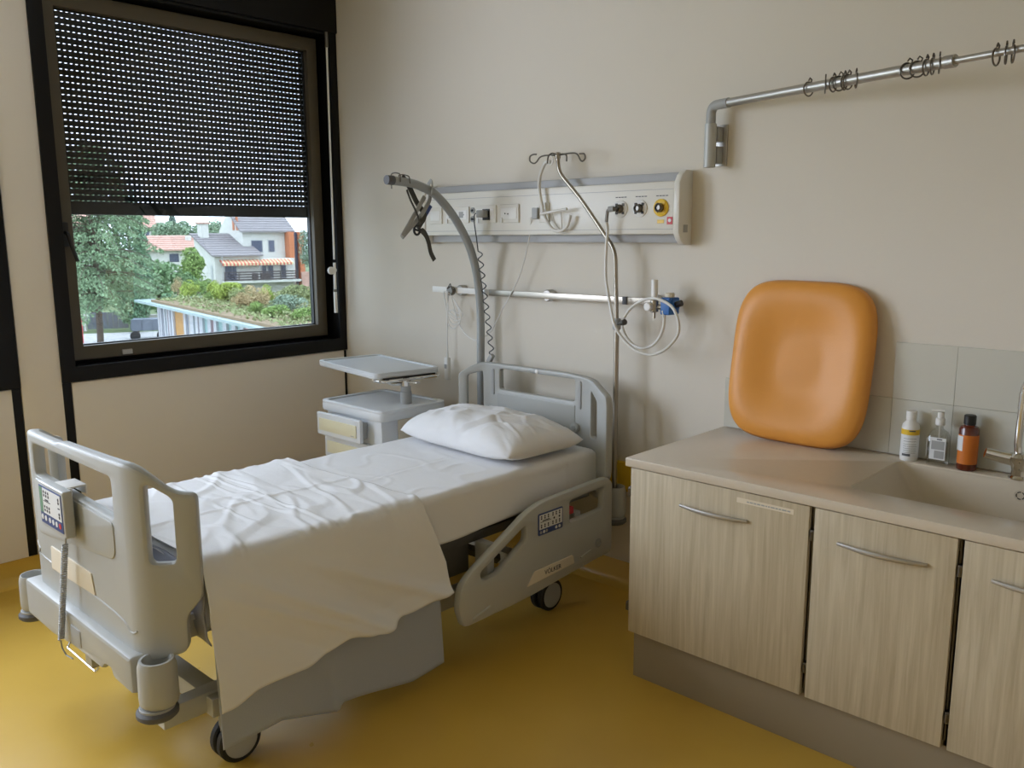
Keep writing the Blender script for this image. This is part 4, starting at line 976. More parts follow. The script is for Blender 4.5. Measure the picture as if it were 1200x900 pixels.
b_ = B(); lathe(b_, [(0.0, 0), (0.020, 0), (0.020, -0.004), (0.0, -0.004)], (3.985, -0.098, 0.852), 20, 'Y'); ovf = obj('overflow', b_, SINKM, bs)
b_ = B()
for k in range(5):
    a0 = k*2*math.pi/5+0.2
    tube(b_, [Vector((3.985+0.0125*math.cos(a0+t), -0.1028, 0.852+0.0125*math.sin(a0+t))) for t in (0, 0.25, 0.5, 0.75, 0.95)], 0.0017, 6)
obj('overflow_slot', b_, BLACKP, ovf)
b_ = B(); cyl(b_, (4.02, -0.33, 0.7505), 0.04, 0.004, 'Z', 24, 0.001); obj('drain', b_, CHROME, bs)
# cabinets
def cabinet(x0, x1, label, hx, strip=False):
    t = thing('base_cabinet', label, 'cabinet', ((x0+x1)/2, -0.36, 0.195))
    bm = B()
    for lo, hi in (((x0-0.008, -0.70, 0.196), (x0+0.008, -0.02, 0.862)), ((x1-0.008, -0.70, 0.196), (x1+0.006, -0.02, 0.862)), ((x0, -0.70, 0.196), (x1, -0.02, 0.212)), ((x0, -0.70, 0.846), (x1, -0.60, 0.862)), ((x0, -0.035, 0.196), (x1, -0.02, 0.862))):
        if 3.50 < lo[0] < 4.45 and hi[0]-lo[0] < 0.05:   # side panel notched to clear the basin
            box(bm, lo, (hi[0], -0.585, hi[2])); box(bm, (lo[0], -0.585, lo[2]), (hi[0], hi[1], 0.735))
        elif lo[1] > -0.04: box(bm, lo, (hi[0], hi[1], 0.735))
        else: box(bm, lo, hi)
    obj('carcass', bm, CARC, t)
    d = obj('door', bx((x0+0.004, -0.728, 0.199), (x1-0.009, -0.706, 0.862), 0.0025), WOOD, t)
    z = 0.764; b_ = B(); L = hx[1]-hx[0]; pts = []
    for k in range(13):
        q = k/12; pts.append((hx[0]+L*q, -0.728-0.004-0.022*math.sin(math.pi*q), z-0.002))
    tube(b_, pts, [0.0058+0.0028*math.sin(math.pi*k/12) for k in range(13)], 10, flat=None)
    tube(b_, [(hx[0]+0.004, -0.727, z-0.002), (hx[0]+0.004, -0.736, z-0.002)], 0.005, 8); tube(b_, [(hx[1]-0.004, -0.727, z-0.002), (hx[1]-0.004, -0.736, z-0.002)], 0.005, 8)
    obj('handle', b_, ALU, d)
    for hz in (0.765, 0.300):
        b_ = B(); box(b_, (x0-0.009, -0.726, hz-0.018), (x0+0.003, -0.700, hz+0.018), 0.001); cyl(b_, (x0-0.004, -0.728, hz-0.014), 0.004, 0.028, 'Z', 8); obj('hinge', b_, DSTEEL, t)
    if strip:
        st = obj('label_strip', bx((3.262, -0.7292, 0.822), (3.470, -0.7280, 0.840)), CREAM, d, label='narrow transparent label tape with printed line')
        b_ = B(); random.seed(3); x = 3.300
        while x < 3.455:
            wd = random.uniform(0.006, 0.016); box(b_, (x, -0.7299, 0.828), (x+wd, -0.7291, 0.8325)); x += wd+0.003
        obj('label_print', b_, GREY2, st)
    return t
cabinet(2.812, 3.531, 'widest light wood cabinet, at the free end nearest the bed', (3.038, 3.306), True)
cabinet(3.536, 3.977, 'light wood cabinet with bow handle standing below the left part of the sink', (3.621, 3.892))
cabinet(3.982, 4.520, 'light wood cabinet cut off by the right edge of the picture', (4.065, 4.336))
cabinet(4.525, 5.045, 'light wood cabinet past the sink at the far end of the run', (4.61, 4.88))
tag(obj('plinth', bx((2.822, -0.695, 0.0), (5.04, -0.05, 0.194), 0.002), PLINTH), 'taupe plinth board under the row of wood cabinets', 'plinth')
# tap
tpz = thing('basin_tap', 'chrome mixer tap with swan neck spout behind the sink', 'tap', (3.964, -0.060, 0.90))
b_ = B(); lathe(b_, [(0.032, 0), (0.032, 0.004), (0.025, 0.012), (0.023, 0.03), (0.028, 0.05), (0.036, 0.062), (0.036, 0.078), (0.024, 0.090), (0, 0.094)], (3.964, -0.060, 0.900), 24); obj('base', b_, CHROME, tpz)
b_ = B(); tube(b_, [(3.957, -0.065, 0.965), (3.917, -0.085, 0.972), (3.867, -0.110, 0.985)], [0.024, 0.021, 0.018], 12, flat=0.012); obj('lever', b_, CHROME, tpz)
b_ = B(); pts = [(3.964, -0.060, 0.975), (3.954, -0.060, 1.02), (3.957, -0.060, 1.20)]
for k in range(1, 13):
    a = math.pi*k/12; pts.append((4.007-0.05*math.cos(a), -0.060-0.09*(1-math.cos(a))/2*0.6, 1.20+0.065*math.sin(a)))
pts.append((4.060, -0.116, 1.165))
tube(b_, crom(pts, 3), 0.0125, 12); obj('spout', b_, CHROME, tpz)
b_ = B(); tube(b_, [(3.957, -0.060, 1.145), (3.957, -0.060, 1.20)], 0.0155, 12); obj('spout_collar', b_, CHROME, tpz)
b_ = B(); tube(b_, [(3.997, -0.062, 0.968), (4.057, -0.080, 0.980)], 0.013, 12); obj('handle', b_, CHROME, tpz)

# bottles
wb = thing('lotion_bottle', 'white plastic bottle with yellow banded label and screw cap by the sink', 'bottle', (3.598, -0.052, 0.90))
b_ = B(); lathe(b_, [(0.028, 0), (0.031, 0.004), (0.031, 0.125), (0.028, 0.137), (0.017, 0.150), (0.016, 0.155)], (3.598, -0.052, 0.90), 28); obj('body', b_, WHITE, wb)
b_ = B(); cyl(b_, (3.598, -0.052, 1.053), 0.0185, 0.034, 'Z', 24, 0.002); obj('cap', b_, WHITE, wb)
b_ = B(); lathe(b_, [(0.0314, 0), (0.0316, 0.0), (0.0316, 0.020), (0.0314, 0.020)], (3.598, -0.052, 1.000), 28); obj('label_band', b_, YELLOW, wb, label='yellow label band')
b_ = B(); lathe(b_, [(0.0313, 0), (0.0315, 0.0), (0.0315, 0.082), (0.0313, 0.082)], (3.598, -0.052, 0.917), 28); lb = obj('label_paper', b_, PRINTW, wb)
def arc_strip(bm, c, rad, a0, a1, z0, z1, n=6):
    vs = []
    for k in range(n+1):
        a = a0+(a1-a0)*k/n
        vs.append((bm.verts.new((c[0]+rad*math.cos(a), c[1]+rad*math.sin(a), z0)), bm.verts.new((c[0]+rad*math.cos(a), c[1]+rad*math.sin(a), z1))))
    for k in range(n): bm.faces.new((vs[k][0], vs[k+1][0], vs[k+1][1], vs[k][1]))
b_ = B()
for zz in (0.932, 0.940, 0.948, 0.956, 0.964, 0.975, 0.985): arc_strip(b_, (3.598, -0.052), 0.0317, R(-95-20), R(-20-random.uniform(0, 12)), zz, zz+0.0022)
obj('label_lines', b_, GREY2, lb)
b_ = B(); arc_strip(b_, (3.598, -0.052), 0.0318, R(-120), R(-65), 0.920, 0.929); arc_strip(b_, (3.598, -0.052), 0.0318, R(-80), R(-40), 1.013, 1.018); obj('label_lines', b_, DGREY, lb)
sb = thing('sanitizer_bottle', 'clear square pump bottle of hand sanitiser between the other two bottles', 'bottle', (3.700, -0.055, 0.90))
b_ = B(); loft([rr3(3.667, -0.078, 3.733, -0.036, 0.010, 0.901), rr3(3.665, -0.080, 3.735, -0.034, 0.012, 0.906), rr3(3.665, -0.080, 3.735, -0.034, 0.012, 1.008), rr3(3.672, -0.074, 3.728, -0.040, 0.012, 1.024),
      rr3(3.688, -0.066, 3.712, -0.048, 0.008, 1.036), rr3(3.689, -0.066, 3.711, -0.048, 0.008, 1.050)], b_); obj('body', b_, CLEAR, sb)
b_ = B(); loft([rr3(3.670, -0.076, 3.730, -0.040, 0.010, 0.904), rr3(3.670, -0.076, 3.730, -0.040, 0.010, 0.985)], b_); b_.faces.new([v for v in b_.verts][:24]) if False else None; obj('gel', b_, CLEAR, sb)
lbp = obj('label_paper', bx((3.677, -0.0815, 0.925), (3.731, -0.0803, 1.006)), PRINTW, sb)
obj('label_block', bx((3.683, -0.0822, 0.962), (3.727, -0.0814, 0.994)), GREY2, lbp); obj('label_block', bx((3.694, -0.0822, 0.930), (3.727, -0.0814, 0.958)), GREY2, lbp)
obj('label_block', bx((3.700, -0.0822, 0.998), (3.718, -0.0814, 1.002)), DGREY, lbp)
obj('side_label', bx((3.6638, -0.074, 0.93), (3.6648, -0.040, 1.000)), WHITE, sb)
b_ = B(); cyl(b_, (3.700, -0.057, 1.048), 0.016, 0.028, 'Z', 20, 0.003); cyl(b_, (3.700, -0.057, 1.074), 0.011, 0.024, 'Z', 16, 0.003); tube(b_, [(3.712, -0.057, 1.103), (3.668, -0.068, 1.101)], 0.006, 8, flat=0.010); obj('pump', b_, WHITE, sb)
b_ = B(); tube(b_, [(3.700, -0.057, 0.93), (3.700, -0.057, 1.05)], 0.003, 8); obj('dip_tube', b_, OFFW, sb)
AMBER = mat('amber_bottle', (0.12, 0.022, 0.008), 0.12, var=0.05, coat=0.3)
OLAB = mat('orange_label', (0.62, 0.17, 0.015), 0.5, var=0.03)
ab = thing('amber_bottle', 'dark amber bottle with orange label and black cap nearest the tap', 'bottle', (3.797, -0.055, 0.90))
b_ = B(); lathe(b_, [(0.029, 0), (0.033, 0.005), (0.033, 0.148), (0.029, 0.158), (0.018, 0.163), (0.017, 0.17)], (3.797, -0.055, 0.90), 28); obj('body', b_, AMBER, ab)
b_ = B(); cyl(b_, (3.797, -0.055, 1.064), 0.020, 0.036, 'Z', 26, 0.003); obj('cap', b_, BLACKP, ab)
b_ = B(); arc_strip(b_, (3.797, -0.055), 0.0334, R(-150), R(10), 0.925, 1.030, 16); ol = obj('label_paper', b_, OLAB, ab, label='orange paper label')
b_ = B(); arc_strip(b_, (3.797, -0.055), 0.0340, R(-165), R(-105), 0.972, 1.026, 8); obj('sticker', b_, PRINTW, ab, label='small white sticker')

# ------------------------------------------------------------------ orange foam cushion leaning on the wall
def cushion():
    bm = B(); NU = NV = 70; W_, H_, T_ = 0.294, 0.328, 0.048
    def sq(a, b):
        # square -> superellipse
        m = max(abs(a), abs(b))
        if m < 1e-6: return 0.0, 0.0
        l = (abs(a)**4.2+abs(b)**4.2)**(1/4.2); return a*m/l, b*m/l
    F = {}
    for side in (1, -1):
        for i in range(NU+1):
            for j in range(NV+1):
                a = -1+2*i/NU; b = -1+2*j/NV; edge = i in (0, NU) or j in (0, NV)
                if edge and side == -1: F[(side, i, j)] = F[(1, i, j)]; continue
                x, y = sq(a, b); m = max(abs(a), abs(b))
                h_ = math.sqrt(max(0, 1-m**7))
                z = T_*h_
                if side == 1: dd = (abs(x*0.98)**2.8+abs(y*0.96)**2.8)**(1/2.8); tt = min(1, max(0, (dd-0.28)/0.62)); z -= 0.040*(1-tt*tt*(3-2*tt))
                else: z = -0.022*h_
                # wider on the lower right, corners slightly uneven
                wx = W_*(1-0.035*y*0.0); F[(side, i, j)] = bm.verts.new((x*wx, y*H_, z))
    for side in (1, -1):
        for i in range(NU):
            for j in range(NV):
                q = [F[(side, i, j)], F[(side, i+1, j)], F[(side, i+1, j+1)], F[(side, i, j+1)]]
                bm.faces.new(q if side == 1 else q[::-1])
    return bm
cb_ = cushion()
# local x -> world x, local y -> up, local z -> towards the room (-y); lean back
Mx = Matrix(((1, 0, 0, 0), (0, 0, -1, 0), (0, 1, 0, 0), (0, 0, 0, 1)))
xf(cb_, Mx)
xf(cb_, Matrix.Translation((3.158, -0.105, 1.215)) @ Matrix.Rotation(R(-8.0), 4, 'X') @ Matrix.Rotation(R(0.8), 4, 'Y'))
mz = min(v.co.z for v in cb_.verts)
bmesh.ops.translate(cb_, verts=cb_.verts, vec=(0, 0, 0.9005-mz))
my = max(v.co.y for v in cb_.verts); bmesh.ops.translate(cb_, verts=cb_.verts, vec=(0, -0.012-my, 0))
tag(obj('foam_cushion', cb_, ORANGE, ang=3.2), 'orange rounded foam seat cushion leaning against the wall on the worktop', 'cushion')

# ------------------------------------------------------------------ outdoors, seen through the window
OF = Vector((-0.8829, 0.4695, 0)); OR = Vector((0.4695, 0.8829, 0)); OO = Vector((4.649, -3.334, 0))
GZ = -4.55
def W(u, d, z): v = OO+OF*d+OR*u; return Vector((v.x, v.y, z))
ROADM = mat('pale_asphalt', (0.42, 0.41, 0.40), 0.9, var=0.08, vscale=0.6)
LAWN = mat('verge_grass', (0.10, 0.14, 0.05), 0.95, var=0.4, vscale=0.5)
HOUSEW = mat('cream_render', (0.56, 0.55, 0.50), 0.9, var=0.04)
GREYROOF = mat('grey_roof_tiles', (0.22, 0.20, 0.20), 0.85, var=0.2, vscale=2)
REDROOF = mat('red_roof_tiles', (0.46, 0.27, 0.21), 0.85, var=0.2, vscale=1.5)
REDWALL = mat('orange_render', (0.46, 0.16, 0.07), 0.85, var=0.05)
DWIN = mat('dark_window_glass', (0.07, 0.08, 0.12), 0.2)  # dark tone lifted, haze painted into it
DWOOD = mat('dark_brown_rail', (0.06, 0.045, 0.045), 0.7, var=0.2)
STONE = mat('pale_boundary_wall', (0.38, 0.37, 0.33), 0.9, var=0.15, vscale=1.0)
GATEM = mat('grey_gate_steel', (0.13, 0.14, 0.16), 0.6, var=0.1)
MINT = mat('pale_mint_metal', (0.30, 0.38, 0.37), 0.5, var=0.05)
LEAF = {}
def leaf(name, c): LEAF[name] = mat(name, c, 0.8, var=0.35, vscale=1.2)  # greens lightened so that outdoor haze is part of the colour
leaf('cedar_needles', (0.21, 0.31, 0.17)); leaf('conifer_needles', (0.14, 0.25, 0.14)); leaf('cypress_needles', (0.14, 0.19, 0.15))
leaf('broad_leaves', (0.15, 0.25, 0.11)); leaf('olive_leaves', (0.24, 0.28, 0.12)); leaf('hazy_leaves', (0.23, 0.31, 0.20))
leaf('lime_leaves', (0.30, 0.38, 0.07)); leaf('dry_grass', (0.42, 0.33, 0.17)); leaf('blue_leaves', (0.20, 0.27, 0.19)); leaf('bright_leaves', (0.20, 0.30, 0.08))
BARK = mat('bark', (0.10, 0.075, 0.055), 0.9, var=0.3, vscale=3)
g_ = B()
for q in ((W(-80, 12, GZ), W(120, 12, GZ), W(160, 320, GZ), W(-160, 320, GZ)),): g_.faces.new([g_.verts.new(p) for p in q])
tag(obj('ground', g_, LAWN, keep=True), kind='structure')
g_ = B(); g_.faces.new([g_.verts.new(W(*p, GZ+0.02)) for p in ((-40, 34), (30, 34), (30, 62.5), (-40, 62.5))])
tag(obj('road', g_, ROADM, keep=True), kind='structure')
def obox(bm, u0, u1, d0, d1, z0, z1):
    vs = [bm.verts.new(W(u, d, z)) for z in (z0, z1) for (u, d) in ((u0, d0), (u1, d0), (u1, d1), (u0, d1))]
    for q in ((0, 1, 2, 3), (7, 6, 5, 4), (0, 4, 5, 1), (1, 5, 6, 2), (2, 6, 7, 3), (3, 7, 4, 0)): bm.faces.new([vs[i] for i in q])
    return bm
def pbox(bm, A, B_, back, z0, z1, off=0.0):
    """slab along A->B (u,d) with depth 'back' away; off pushes along the back normal"""
    A = Vector(A); B_ = Vector(B_); e = (B_-A).normalized(); n = Vector((-e.y, e.x))
    if n.y < 0: n = -n
    P = [A+n*off, B_+n*off, B_+n*(off+back), A+n*(off+back)]
    vs = [bm.verts.new(W(p.x, p.y, z)) for z in (z0, z1) for p in P]
    for q in ((0, 1, 2, 3), (7, 6, 5, 4), (0, 4, 5, 1), (1, 5, 6, 2), (2, 6, 7, 3), (3, 7, 4, 0)): bm.faces.new([vs[i] for i in q])
    return bm
def opoly(bm, pts, th=0.0):
    vs = [bm.verts.new(W(*p)) for p in pts]; bm.faces.new(vs)
    if th:
        v2 = [bm.verts.new(W(p[0], p[1], p[2]-th)) for p in pts]; bm.faces.new(v2[::-1]); n = len(pts)
        for i in range(n): bm.faces.new((vs[i], vs[(i+1) % n], v2[(i+1) % n], v2[i]))
    return bm
# --- house with grey roof
A0 = Vector((-0.4, 95.0)); e1 = Vector((0.966, 0.26)); e2 = Vector((-0.26, 0.966))
def hp2(t, s=0.0): v = A0+e1*t+e2*s; return (v.x, v.y)
hs1 = thing('house', 'cream house with grey tiled roofs, striped awning and long balcony', 'house', W(3, 98, GZ))
def hbox(bm, t0, t1, s0_, s1_, z0, z1):
    vs = [bm.verts.new(W(*hp2(t, s), z)) for z in (z0, z1) for (t, s) in ((t0, s0_), (t1, s0_), (t1, s1_), (t0, s1_))]
    for q in ((0, 1, 2, 3), (7, 6, 5, 4), (0, 4, 5, 1), (1, 5, 6, 2), (2, 6, 7, 3), (3, 7, 4, 0)): bm.faces.new([vs[i] for i in q])
    return bm
b_ = hbox(B(), 0, 5.0, 0, 8, GZ, -0.25)
opoly(b_, [(*hp2(0, 0.02), -0.25), (*hp2(0, 8), 2.0), (*hp2(0, 8), -0.25)], 0)
obj('wall', b_, HOUSEW, hs1)
def roof(name, P00, P10, P11, P01, rows, th, m, parent):
    """eave P00-P10, ridge P01-P11, stepped courses"""
    bm = B(); P00, P10, P11, P01 = [Vector(p) for p in (P00, P10, P11, P01)]
    for k in range(rows):
        a, b = k/rows, (k+1)/rows+0.02
        q = [P00.lerp(P01, a), P10.lerp(P11, a), P10.lerp(P11, b), P00.lerp(P01, b)]
        up = 0.09
        q2 = [(q[0].x, q[0].y, q[0].z+up), (q[1].x, q[1].y, q[1].z+up), (q[2].x, q[2].y, q[2].z), (q[3].x, q[3].y, q[3].z)]
        opoly(bm, q2, th)
    return obj(name, bm, m, parent)
roof('roof', (*hp2(-0.35, -0.5), -0.18), (*hp2(5.0, -0.5), -0.18), (*hp2(5.0, 8.3), 2.15), (*hp2(-0.35, 8.3), 2.15), 10, 0.18, GREYROOF, hs1)
b_ = B(); hbox(b_, 0.3, 1.25, 6.4, 7.4, 1.6, 3.2); obj('chimney', b_, HOUSEW, hs1)
b_ = B(); hbox(b_, 0.15, 1.4, 6.25, 7.55, 3.2, 3.35); obj('chimney_cap', b_, REDROOF, hs1)
b_ = hbox(B(), 3.9, 8.6, 3.0, 12, GZ, 2.45)
opoly(b_, [(*hp2(3.9, 3.0), 2.45), (*hp2(3.9, 7.5), 4.9), (*hp2(3.9, 12), 2.45)], 0)
obj('wall', b_, HOUSEW, hs1)
roof('roof', (*hp2(3.5, 2.3), 2.35), (*hp2(9.6, 2.3), 2.35), (*hp2(9.6, 7.6), 5.0), (*hp2(3.5, 7.6), 5.0), 10, 0.2, GREYROOF, hs1)
b_ = B(); hbox(b_, 0.02, 8.0, -0.02, 3.0, GZ, -2.75); obj('wall', b_, HOUSEW, hs1)
b_ = hbox(B(), 4.9, 8.6, 0.05, 3.2, GZ, -0.55); obj('wall', b_, HOUSEW, hs1)
def hwin(t0, t1, s, z0, z1, m=DWIN):
    f_ = B(); hbox(f_, t0-0.07, t1+0.07, s-0.05, s+0.05, z0-0.07, z1+0.07); fo = obj('window', f_, GREY2, hs1)
    hbox(f2 := B(), t0, t1, s-0.08, s-0.04, z0, z1); obj('pane', f2, m, fo)
hwin(4.85, 6.0, 2.98, 0.15, 1.35); hwin(6.75, 7.35, 2.98, 0.15, 1.35)
hwin(1.0, 1.7, -0.02, -2.7, -1.25); hwin(1.75, 2.15, -0.02, -2.7, -1.25)
hwin(4.95, 5.35, 0.03, -2.6, -1.3); hwin(5.6, 6.1, 0.03, -2.6, -1.3); hwin(7.0, 7.5, 0.03, -2.6, -1.3)
# side windows, on the gable wall
for (s, z0, z1) in ((7.2, -0.6, 0.3), (6.2, -3.2, -2.0), (1.2, -2.9, -1.2)):
    f_ = B(); hbox(f_, -0.06, 0.02, s-0.35, s+0.35, z0, z1); obj('window', f_, GREY2, hs1)
for (s, z0, z1) in ((4.7, 2.9, 3.9), (6.0, 2.9, 3.9)):
    f_ = B(); hbox(f_, 3.84, 3.92, s-0.35, s+0.35, z0-0.4, z1+0.1); obj('window', f_, REDWALL, hs1)
# awning stripes
RS = mat('awning_red', (0.50, 0.10, 0.06), 0.8); CS = mat('awning_cream', (0.62, 0.55, 0.34), 0.8)
k = 0; t = 0.45
while t < 8.0:
    b_ = B(); v = [(*hp2(t, 0.0), -0.60), (*hp2(t+0.19, 0.0), -0.60), (*hp2(t+0.19, -1.1), -0.95), (*hp2(t, -1.1), -0.95)]; opoly(b_, v, 0.02)
    v = [(*hp2(t, -1.1), -0.95), (*hp2(t+0.19, -1.1), -0.95), (*hp2(t+0.19, -1.12), -1.18), (*hp2(t, -1.12), -1.18)]; opoly(b_, v, 0.02)
    obj('awning_strip', b_, RS if k % 2 == 0 else CS, hs1); k += 1; t += 0.19
# balcony
b_ = B(); hbox(b_, 0.5, 8.6, -1.7, 0.1, -3.0, -2.75); obj('balcony_slab', b_, HOUSEW, hs1)
for z in (-2.72, -2.45, -2.18, -1.93): b_ = B(); hbox(b_, 0.4, 8.3, -1.75, -1.68, z, z+0.13); obj('balcony_slat', b_, DWOOD, hs1)
for t in (0.45, 1.9, 3.4, 4.9, 6.3, 8.2): b_ = B(); hbox(b_, t, t+0.1, -1.68, -1.6, -2.8, -1.8); obj('balcony_post', b_, DWOOD, hs1)
for t0, t1 in ((3.3, 3.9), (4.2, 5.2)): b_ = B(); hbox(b_, t0, t1, -1.80, -1.6, -2.72, -2.0); obj('flower_box', b_, DWOOD, hs1)
for t in (0.45, 4.35): b_ = B(); hbox(b_, t, t+0.07, -1.1, -1.03, -2.7, -0.2); obj('awning_post', b_, GREY2, hs1)
# orange wing at the right of the house
hs2 = thing('stair_tower', 'orange rendered stair tower at the right of the cream house', 'building', W(8.6, 100, GZ))
for t0, t1, m in ((8.62, 9.15, REDWALL), (9.75, 10.3, REDWALL)): b_ = B(); hbox(b_, t0, t1, 1.5, 3.5, GZ, 2.3); obj('pillar', b_, m, hs2)
b_ = B(); hbox(b_, 9.15, 9.75, 2.2, 3.4, GZ, 2.2); obj('glazing', b_, DWIN, hs2)
b_ = B(); hbox(b_, 8.7, 12.5, -1.7, -1.4, GZ, -2.0); obj('wall', b_, mat('pink_render', (0.50, 0.30, 0.24), 0.9), hs2)
# --- red roofed houses
def simple_house(label, u0, u1, d, ze, zr, m_wall, m_roof, wins):
    t = thing('house', label, 'house', W((u0+u1)/2, d+4, GZ))
    b_ = B(); obox(b_, u0+0.4, u1-0.4, d, d+9, GZ, ze); obj('wall', b_, m_wall, t)
    roof('roof', (u0, d-0.8, ze-0.1), (u1, d-0.8, ze-0.1), (u1-0.6, d+4.5, zr), (u0+0.6, d+4.5, zr), 7, 0.2, m_roof, t)
    for (a, b, z0, z1) in wins:
        b_ = B(); obox(b_, a, b, d-0.06, d+0.02, z0, z1); obj('window', b_, DWIN, t)
    return t
rh = simple_house('low house with a pale red tiled roof and white chimney', -10.2, -1.6, 128, 0.15, 2.0, HOUSEW, REDROOF, [(-6.4, -5.2, -1.6, -0.5), (-4.4, -4.0, -1.6, -0.4)])
b_ = B(); obox(b_, -4.3, -3.5, 130.5, 131.5, 0.6, 2.0); obj('chimney', b_, HOUSEW, rh)
simple_house('distant orange house showing between the trees on the skyline', -15.2, -11.4, 190, 3.9, 6.4, HOUSEW, REDROOF, [(-13.6, -13.0, 1.8, 3.2)])
simple_house('house with red roof hidden behind the cedar at the left', -24.5, -17.5, 145, 3.0, 5.6, HOUSEW, REDROOF, [(-22.0, -21.0, 0.6, 1.8), (-19.5, -18.8, 0.6, 1.8)])
# --- coloured pavilion
pv = thing('striped_pavilion', 'low curved pavilion clad in vertical coloured panels with planted roof', 'building', W(0, 42, GZ))
PA = Vector((-3.25, 48.6)); PB = Vector((3.6, 27.4)); pe = (PB-PA).normalized(); pn = Vector((-pe.y, pe.x)); pn = pn if pn.x > 0 else -pn
PL = (PB-PA).length
def pw(s, n): v = PA+pe*s+pn*n; return (v.x, v.y)
b_ = B(); vs = [b_.verts.new(W(*pw(s, n), z)) for z in (GZ, -1.62) for s, n in ((0.1, 0.25), (PL, 0.25), (PL, 9), (0.1, 9))]
for q in ((0, 1, 2, 3), (7, 6, 5, 4), (0, 4, 5, 1), (1, 5, 6, 2), (2, 6, 7, 3), (3, 7, 4, 0)): b_.faces.new([vs[i] for i in q])
obj('wall', b_, HOUSEW, pv)
b_ = B(); opoly(b_, [(*pw(-0.7, -0.9), -1.47), (*pw(PL+2, -0.9), -1.47), (*pw(PL+2, 9.6), -1.47), (*pw(-0.7, 9.6), -1.47)], 0.12); obj('roof_slab', b_, MINT, pv)
b_ = B(); opoly(b_, [(*pw(1.5, -0.62), -1.36), (*pw(PL+1, -0.62), -1.36), (*pw(PL+1, 9.0), -1.36), (*pw(1.5, 9.0), -1.36)], 0.11); obj('planting_bed', b_, mat('roof_soil', (0.24, 0.17, 0.10), 0.95, var=0.3), pv)
cols = {'w': (0.50, 0.50, 0.52), 'm': (0.26, 0.42, 0.40), 'r': (0.42, 0.05, 0.07), 'o': (0.50, 0.26, 0.07), 'y': (0.52, 0.36, 0.08), 'g': (0.30, 0.33, 0.38), 'p': (0.42, 0.28, 0.30)}
cm = {k: mat('panel_'+n, cols[k], 0.5) for k, n in zip('wmroygp', ('white', 'mint', 'red', 'orange', 'yellow', 'grey', 'pink'))}
seq = [('w', .30), ('p', .12), ('w', .28), ('g', .25), ('m', .22), ('w', .25), ('m', .25), ('w', .22), ('r', .16), ('w', .30), ('g', .2), ('w', .35), ('o', 1.75), ('w', .35), ('g', .15), ('y', .28), ('w', .45), ('m', .2), ('w', .3), ('p', .15),
       ('w', .35), ('m', .5), ('w', .35), ('r', .25), ('w', .3), ('m', .6), ('w', .35), ('m', .45), ('w', .35), ('m', .4), ('w', .3), ('r', .45), ('w', .35), ('g', .35), ('w', .35), ('m', .4), ('w', .35), ('g', .3), ('m', .35), ('w', .4), ('g', .3), ('w', .3), ('m', .3), ('g', .3), ('w', .4),
       ('m', .3), ('w', .3), ('g', .3), ('w', .3), ('m', .4), ('w', .4), ('r', .3), ('w', .4), ('m', .4), ('w', .4), ('g', .4), ('w', .4), ('m', .4), ('w', .4)]
s = 0.1
for c, wd in seq:
    if s > 5.0: wd *= 1.4
    if s+wd > PL: break
    b_ = B(); z0 = GZ+0.15; pr = 0.0 if c == 'w' else 0.10
    vs = [b_.verts.new(W(*pw(a, n), z)) for z in (z0, -1.60) for a, n in ((s+0.01, pr), (s+wd-0.01, pr), (s+wd-0.01, 0.26), (s+0.01, 0.26))]
    for q in ((0, 1, 2, 3), (7, 6, 5, 4), (0, 4, 5, 1), (1, 5, 6, 2), (2, 6, 7, 3), (3, 7, 4, 0)): b_.faces.new([vs[i] for i in q])
    obj('facade_panel', b_, cm[c], pv); s += wd
# --- boundary wall, gate, trailer, posts
b_ = obox(B(), -5.88, 20, 64.4, 64.8, GZ, -3.55); bw = tag(obj('boundary_wall', b_, STONE), 'pale rendered boundary wall along the far side of the road', 'wall')
b_ = obox(B(), -20, -9.02, 64.4, 64.8, GZ, -3.55); tag(obj('boundary_wall', b_, STONE), 'pale boundary wall left of the grey gate', 'wall')
gt = thing('driveway_gate', 'grey steel driveway gate between the pale walls across the road', 'gate', W(-7.3, 64.5, GZ))
for k in range(8): b_ = obox(B(), -8.75+k*0.325, -8.45+k*0.325, 64.45, 64.52, GZ+0.12, -3.30); obj('board', b_, GATEM, gt)
for uu in (-8.95, -6.08): b_ = obox(B(), uu, uu+0.14, 64.3, 64.6, GZ, -3.2); obj('gate_post', b_, GATEM if uu > -7 else HOUSEW, gt)
tl = thing('tipping_trailer', 'grey flat sided trailer parked on the road by the pavilion', 'trailer', W(-4.4, 57.5, GZ))
for k in range(3): b_ = obox(B(), -5.35+k*0.62, -4.76+k*0.62, 57.3, 57.4, -3.95, -3.25); obj('side_panel', b_, mat('trailer_grey', (0.17, 0.19, 0.23), 0.5), tl)
b_ = obox(B(), -5.35, -3.4, 57.4, 59.0, -3.95, -3.3); obj('bed', b_, mat('trailer_grey', (0.17, 0.19, 0.23), 0.5), tl)
for uu in (-5.15, -3.62):
    b_ = B(); lathe(b_, [(0, -0.1), (0.28, -0.1), (0.30, -0.05), (0.30, 0.05), (0.28, 0.1), (0, 0.1)], (0, 0, 0), 20, 'Y')
    ang_ = math.atan2(OR.y, OR.x); xf(b_, Matrix.Translation(W(uu, 57.25, GZ+0.30)) @ Matrix.Rotation(ang_, 4, 'Z')); obj('wheel', b_, TYRE, tl)
b_ = B(); tube(b_, [W(-7.0, 55.5, GZ), W(-7.0, 55.5, -3.2)], 0.04, 8); tag(obj('street_post', b_, GREY2), 'thin grey post standing at the road edge', 'post')
b_ = B(); tube(b_, [W(-8.05, 57, GZ), W(-8.05, 57, -3.0)], 0.05, 8); tag(obj('street_post', b_, RED), 'red post by the left edge of the window view', 'post')
